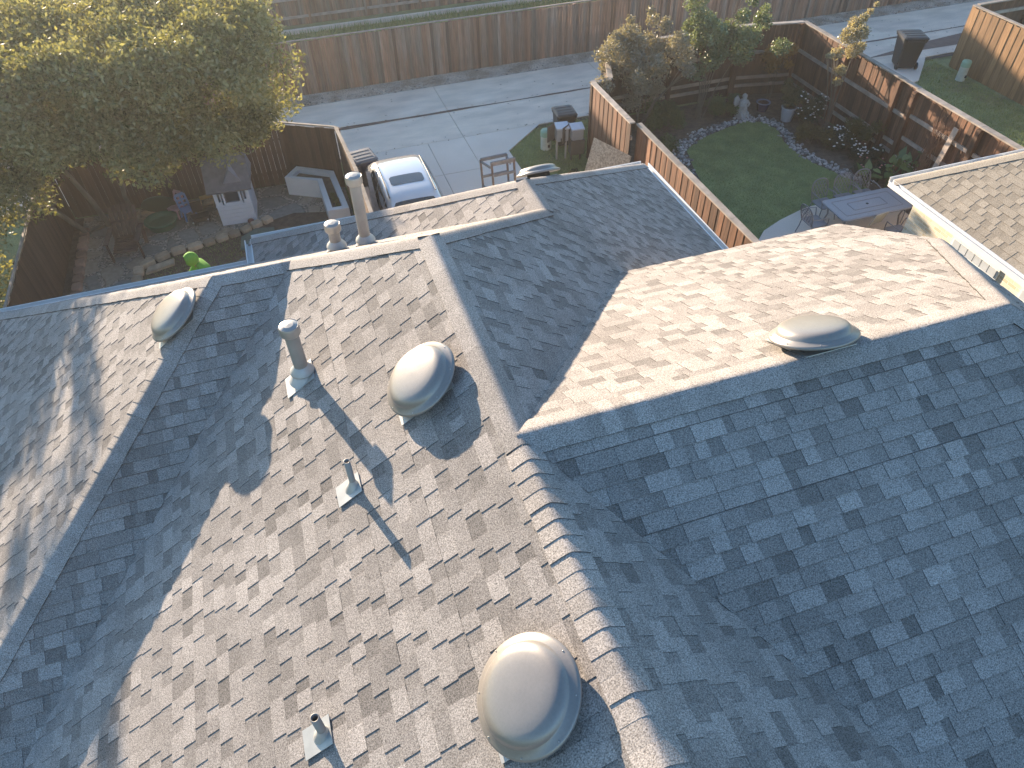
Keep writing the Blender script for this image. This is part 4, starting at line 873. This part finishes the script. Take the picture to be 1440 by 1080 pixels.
# ---- brown adirondack chair, green sand box
t=thing('garden_chair','dark brown slatted garden lounge chair on the gravel under the tree','garden chair',(-5.95,15.05,0),R(-5)); BW=pmat('dark_brown_wood',(.085,.045,.032),.7,var=.3,scale=6)
mb=MB()
for k in range(7): mb.bar((-.3,-.38+k*.1,.28+.012*k),(.3,-.38+k*.1,.28+.012*k),.085,.02)
mb.build('seat',BW,t); mb=MB()
for k in range(6): mb.bar((-.27+k*.108,.28,.30),(-.31+k*.124,.72,1.05-.012*abs(k-2.5)**2),.09,.02,up=(0,1,0))
mb.bar((-.33,.5,.66),(.33,.5,.66),.03,.08); mb.build('backrest',BW,t)
for x in (-.38,.38):
    mb=MB(); mb.bar((x,-.42,.56),(x,.45,.54),.13,.025); mb.build('armrest',BW,t)
    mb=MB(); mb.bar((x,-.36,0),(x,-.36,.56),.09,.03); mb.build('leg',BW,t)
    mb=MB(); mb.bar((x*.95,.35,0),(x*.95,.5,.54),.09,.03); mb.build('leg',BW,t)
t=thing('sandbox','dark green round plastic sandbox with its lid tipped up behind the lounge chair','sandbox',(-5.15,16.1,0)); GP=pmat('green_plastic',(.03,.14,.08),.5); GPD=pmat('dark_green_plastic',(.05,.075,.05),.6)
mb=MB(); mb.lathe((0,0,0),[(.36,0),(.42,.18),(.45,.18),(.45,.21),(.38,.21),(.34,.06)],None,24); mb.face([(.36*math.cos(k*.5236),.36*math.sin(k*.5236),.08) for k in range(12)]); mb.build('basin',GP,t)
mb=MB(); mb.lathe((.02,.42,.42),[(.45,0),(.42,.05),(.25,.12),(.001,.14)],Matrix.Rotation(R(-55),3,'X'),24); mb.build('lid',GPD,t)
# ---- garden ornaments in the neighbour yard
t=thing('garden_statue','pale grey stone angel statue with wings on the dark bed by the back fence','statue',(13.25,16.3,0),R(10)); ST_=pmat('statue_stone',(.36,.35,.33),.85,var=.25,scale=10)
mb=MB(); mb.lathe((0,0,0),[(.20,0),(.21,.08),(.17,.12),(.18,.25),(.13,.42),(.14,.5),(.11,.57),(.05,.60),(.045,.62),(.075,.66),(.08,.71),(.055,.76),(.001,.78)],None,20)
for s in (-1,1):
    mb.tube([(s*.12,-.02,.53),(s*.19,-.08,.42),(s*.07,-.16,.40)],[.045,.04,.03],8)
    mb.tube([(s*.09,-.02,.2),(s*.12,-.16,.14),(s*.11,-.22,.02)],[.07,.06,.05],8)
mb.build('body',ST_,t)
for s in (-1,1):
    mb=MB(); mb.poly([(s*.04,.09,.52),(s*.16,.13,.70),(s*.27,.14,.62),(s*.28,.14,.45),(s*.19,.12,.30),(s*.06,.09,.34),(s*.04,.13,.52),(s*.16,.17,.70),(s*.27,.18,.62),(s*.28,.18,.45),(s*.19,.16,.30),(s*.06,.13,.34)],[tuple(range(6)),tuple(range(11,5,-1))]+[(i,i+6,(i+1)%6+6,(i+1)%6) for i in range(6)]); mb.build('wing',ST_,t)
def pot(label,loc,rad,h,mat,rim=None,fol=None,seed=0,name='flower_pot'):
    t=thing(name,label,'flower pot',loc); mb=MB(); mb.lathe((0,0,0),[(rad*.72,0),(rad*.9,h*.5),(rad,h*.92)],None,26); mb.build('pot',mat,t)
    mb=MB(); mb.lathe((0,0,0),[(rad,h*.92),(rad*1.08,h*.93),(rad*1.08,h),(rad*.88,h),(rad*.85,h*.85)],None,26); mb.build('rim',rim or mat,t)
    mb=MB(); mb.lathe((0,0,h*.86),[(rad*.86,0),(.001,.01)],None,20); mb.build('soil',SOIL,t)
    if fol: leafset('foliage',fol,2600,.035,leafmat('potleaf_%d'%seed,(.06,.07,.025),(.15,.14,.06),.3),t,seed=seed,shell=.15)
pot('pale weathered bucket shaped pot with a bushy plant by the lawn corner',(14.5,15.55,0),.23,.46,pmat('pot_pale',(.50,.49,.50),.6,var=.15),fol=[(0,0,.7,.3),(.25,.2,.8,.3),(.4,.1,.65,.25),(-.1,.2,.95,.2),(.0,.3,1.15,.15)],seed=91)
pot('empty navy blue glazed pot between the angel and the pale pot',(14.15,16.45,0),.22,.3,pmat('pot_blue',(.03,.035,.10),.25,coat=1),rim=pmat('pot_blue_rim',(.20,.24,.36),.25),seed=92)
t=thing('trellis_sticks','bundle of bare brown sticks and a board leaning on the sunlit cedar fence','stick bundle',(15.5,10.6,0)); mb=MB(); rr=random.Random(3)
for k in range(26): mb.tube([(rr.uniform(-.12,.12)-.12,rr.uniform(-.25,.25),0),(rr.uniform(-.04,.04),rr.uniform(-.22,.22),1.0),(.08+rr.uniform(-.06,.06),rr.uniform(-.3,.3),rr.uniform(1.7,2.15))],[.012,.010,.005],5)
mb.build('sticks',pmat('stick_brown',(.20,.11,.07),.85,var=.3),t); tag(bpy.data.objects['sticks'],kind='stuff')
mb=MB(); mb.bar((-.15,-.42,0),(.12,-.42,2.0),.16,.03); mb.build('board',RAILW,t)
# ---- patio set
CAST=pmat('cast_aluminium',(.25,.23,.23),.5,.3,var=.15); CASTT=pmat('table_metal',(.30,.29,.30),.42,.35,var=.12,scale=30)
t=thing('patio_table','long dark grey cast metal patio table with rounded corners','table',(12.73,9.42,.05),R(-1)); mb=MB()
def rrect(hx,hy,c,z,n=5):
    o=[]
    for sx,sy,a0 in ((1,1,0),(-1,1,90),(-1,-1,180),(1,-1,270)):
        for k in range(n+1): a=R(a0+90*k/n); o.append((sx*(hx-c)+c*math.cos(a),sy*(hy-c)+c*math.sin(a),z))
    return o
A_=rrect(1.05,.52,.12,.72);B_=rrect(1.05,.52,.12,.69);C_=rrect(1.02,.49,.1,.735)
mb.grid([B_,A_,C_],0,.5,False,True); mb.face(C_); mb.face(B_[::-1]); mb.build('tabletop',CASTT,t)
mb=MB()
for hx,hy in ((.85,.34),(.5,.17)):
    q=rrect(hx,hy,.02,.738,1)
    for i in range(len(q)): mb.bar(q[i-1],q[i],.018,.006)
mb.lathe((0,0,.73),[(.035,0),(.035,.01)],None,14,1); mb.build('inlay',[CAST,DARK],t)
for sx in (-.9,.9):
    for sy in (-.38,.38): mb=MB(); mb.tube([(sx,sy,.70),(sx*.94,sy*.9,.4),(sx*1.02,sy*1.05,0)],[.03,.02,.03],8); mb.build('leg',CAST,t)
def pchair(label,loc,rz,first=None):
    if first: return dup(first,loc,rz,label)
    t=thing('patio_chair',label,'patio chair',loc,rz,'cast metal chairs round the patio table'); 
    mb=MB(); q=rrect(.25,.24,.07,.43); mb.face(q); mb.face([(x,y,z-.02) for x,y,z in q][::-1]); mb.grid([[(x,y,z-.02) for x,y,z in q],q],0,.5,False,True); mb.build('seat',CAST,t)
    mb=MB(); rim=[]
    for k in range(13):
        q=abs(k-6); x=(0,.10,.18,.235,.255,.25,.23)[q]*(1 if k>6 else -1); z=(.965,.955,.92,.85,.74,.60,.44)[q]; y=.24+(z-.43)*.28; rim.append((x,y,z))
    mb.tube(rim,.016,6)
    def yy(z): return .24+(z-.43)*.28
    for k in range(-5,6):
        for sgn in (1,-1):
            pts=[]
            for s in range(9):
                z=.47+s*.055; x=k*.09+sgn*(z-.68)*.55
                if abs(x)<.235 and (z<.95-.6*max(0,abs(x)-.1)): pts.append((x,yy(z)+.002*sgn,z))
            if len(pts)>1: mb.tube(pts,.009,4,caps=False)
    mb.build('backrest',CAST,t)
    for sx in (-1,1):
        mb=MB(); mb.tube([(sx*.25,.30,.66),(sx*.29,.05,.67),(sx*.28,-.18,.65),(sx*.25,-.21,.43)],.014,6); mb.build('armrest',CAST,t)
        for sy in (-.2,.22): mb=MB(); mb.tube([(sx*.23,sy,.43),(sx*.25,sy*1.05,.2),(sx*.27,sy*1.25,0)],.014,6); mb.build('leg',CAST,t)
    return t
c0=pchair('cast metal chair left of the three on the far side of the patio table',(12.08,10.20,.05),R(2))
pchair('cast metal chair in the middle of the three on the far side of the table',(12.78,10.22,.05),R(-2),c0)
pchair('cast metal chair right of the three on the far side of the table',(13.40,10.22,.05),R(-4),c0)
pchair('cast metal chair at the left head of the table, seen side on',(11.32,9.55,.05),R(90),c0)
pchair('brown looking cast metal chair on the near side beside the brick wall',(13.05,8.45,.05),R(178),c0)
pchair('cast metal chair at the right end of the table behind the roof corner',(14.15,9.5,.05),R(-88),c0)
mb=MB(); mb.obox((12.55,8.72,.80),(.42,.06,0),(0,.02,.01),(0,-.12,.36)); tag(mb.build('cushion',pmat('pale_cushion',(.36,.35,.32),.8)),'pale square board standing against the near edge of the patio table','board')
mb=MB(); mb.obox((13.5,8.2,.45),(.5,.05,0),(0,.5,0),(0,.05,.1)); tag(mb.build('cushion',pmat('olive_cushion',(.17,.14,.09),.9)),'olive brown cushion in the corner by the brick wall','cushion')
# post with pale meter head at the end of the right fence
t=thing('fence_lamp','pale fixture on the cap of the right fence near the roof corner','fixture',(15.6,8.0,2.3)); mb=MB(); mb.lathe((0,0,.0),[(.05,0),(.05,.12),(.09,.13),(.09,.24),(.05,.28),(.001,.29)],None,14); mb.build('head',WHITE,t)

# ------------------------------------------------------------------ person in the lime hoodie
SKIN=pmat('skin',(.42,.26,.18),.6,var=.05); LIME=pmat('lime_fabric',(.16,.42,.045),.85,var=.12,scale=14); JEAN=pmat('jeans',(.05,.07,.13),.9,var=.2,scale=12); SHOE=pmat('shoe',(.05,.05,.05),.7)
per=thing('person','person in a lime green hooded sweatshirt bending forward beside the roof edge','person',(-3.72,11.72,0),R(-75))
def skin(name,verts,edges,rad,mat,parent,root=0,sub=2):
    me=bpy.data.meshes.new(name); me.from_pydata(verts,edges,[]); me.materials.append(mat); o=bpy.data.objects.new(name,me); SC.collection.objects.link(o); o.parent=parent
    md=o.modifiers.new('skin','SKIN'); md.use_smooth_shade=True
    for i,sv_ in enumerate(me.skin_vertices[0].data): sv_.radius=(rad[i],rad[i]) if not isinstance(rad[i],tuple) else rad[i]; sv_.use_root=(i==root)
    s=o.modifiers.new('sub','SUBSURF'); s.levels=sub; s.render_levels=sub; return o
V=[(0,0,.92),(0,.02,1.08),(0,-.04,1.25),(0,-.13,1.40),(0,-.20,1.48),(0,-.26,1.56),(0,-.29,1.66),
   (.17,-.12,1.38),(.22,-.30,1.16),(.16,-.48,1.05),(-.17,-.12,1.38),(-.22,-.30,1.16),(-.16,-.48,1.05),
   (.09,0,.88),(.11,-.06,.48),(.12,.02,.08),(.12,-.14,.03),(-.09,0,.88),(-.12,-.02,.48),(-.13,.06,.08),(-.13,-.10,.03)]
Ed=[(0,1),(1,2),(2,3),(3,4),(4,5),(5,6),(3,7),(7,8),(8,9),(3,10),(10,11),(11,12),(0,13),(13,14),(14,15),(15,16),(0,17),(17,18),(18,19),(19,20)]
rad=[(.14,.11),(.125,.10),(.14,.11),(.13,.10),.055,(.075,.085),(.07,.075),.055,.042,.030,.055,.042,.030,.085,.058,.04,.035,.085,.058,.04,.035]
body=None
for s,wr in ((1,9),(-1,12)):
    b=Vector(V[wr])
    pi=len(V); V.append(tuple(b+Vector((0,-.07,-.03)))); Ed.append((wr,pi)); rad.append((.036,.018))
    for k in range(4):
        q=b+Vector((s*(k-1.5)*.021,-.11,-.045)); L_=(.055,.068,.07,.06)[k]; i0=len(V); V+= [tuple(q),tuple(q+Vector((0,-L_*.5,-.02))),tuple(q+Vector((0,-L_*.7,-.055)))]; rad+=[.009,.0085,.0075]; Ed+=[(pi,i0),(i0,i0+1),(i0+1,i0+2)]
    i0=len(V); q=b+Vector((-s*.04,-.05,-.02)); V+=[tuple(q),tuple(q+Vector((-s*.02,-.05,-.02)))]; rad+=[.011,.009]; Ed+=[(pi,i0),(i0,i0+1)]
body=skin('body',V,Ed,rad,SKIN,per)
HV=V[1:4]+[(0,-.19,1.50)]+[V[7],V[8],V[9],V[10],V[11],V[12]]+[(0,.01,.95)]
skin('hoodie',HV,[(10,0),(0,1),(1,2),(2,3),(2,4),(4,5),(5,6),(2,7),(7,8),(8,9)],[(.165,.135),(.18,.145),(.165,.13),(.09,.08),.085,.068,.05,.085,.068,.05,(.17,.14)],LIME,per,root=0)
mb=MB(); c=Vector((0,-.27,1.60)); rows=[]
for j in range(11):
    th=math.pi*j/10*.80; rows.append([c+Vector((math.sin(th)*math.cos(a)*.145,math.cos(th)*.165+.02-math.sin(th)*0,math.sin(th)*math.sin(a)*.17)) for a in [2*math.pi*k/18 for k in range(18)]])
mb.grid(rows,0,.5,True,True); mb.build('hood',LIME,per)
mb=MB()
for s in (-1,1): mb.lathe((s*.03,-.375,1.61),[(.010,0),(.008,.006),(.001,.01)],Matrix.Rotation(R(90),3,'X'),8)
mb.tube([(0,-.355,1.61),(0,-.385,1.575),(0,-.36,1.565)],[.010,.016,.010],8); mb.tube([(-.025,-.352,1.535),(0,-.362,1.532),(.025,-.352,1.535)],.006,6); mb.build('face_features',pmat('face_tone',(.22,.11,.08),.6),body)
skin('trousers',[(0,0,.95),(.10,0,.86),(.115,-.06,.48),(.12,.02,.12),(-.10,0,.86),(-.12,-.02,.48),(-.13,.06,.12)],[(0,1),(1,2),(2,3),(0,4),(4,5),(5,6)],[(.155,.13),.105,.075,.065,.105,.075,.065],JEAN,per)
for s in (1,-1):
    mb=MB(); y=.02 if s>0 else .06; mb.tube([(s*.125,y+.06,.045),(s*.125,y-.06,.05),(s*.125,y-.19,.03)],[.045,.05,.035],10); mb.build('shoe',SHOE,per)

# ------------------------------------------------------------------ thin haze volume added to lift and warm the far shade
mb=MB(); mb.box((5,20,5.55),(90,74,13.3)); hz=tag(mb.build('haze',None),kind='stuff'); hz.data.materials.clear()
hm=bpy.data.materials.new('haze'); hm.use_nodes=True; nt=hm.node_tree; nt.nodes.remove(nt.nodes['Principled BSDF'])
pv=nt.nodes.new('ShaderNodeVolumePrincipled'); pv.inputs['Color'].default_value=(.95,.93,.90,1); pv.inputs['Density'].default_value=.001; pv.inputs['Anisotropy'].default_value=.45
nt.links.new(pv.outputs[0],nt.nodes['Material Output'].inputs['Volume']); hz.data.materials.append(hm)
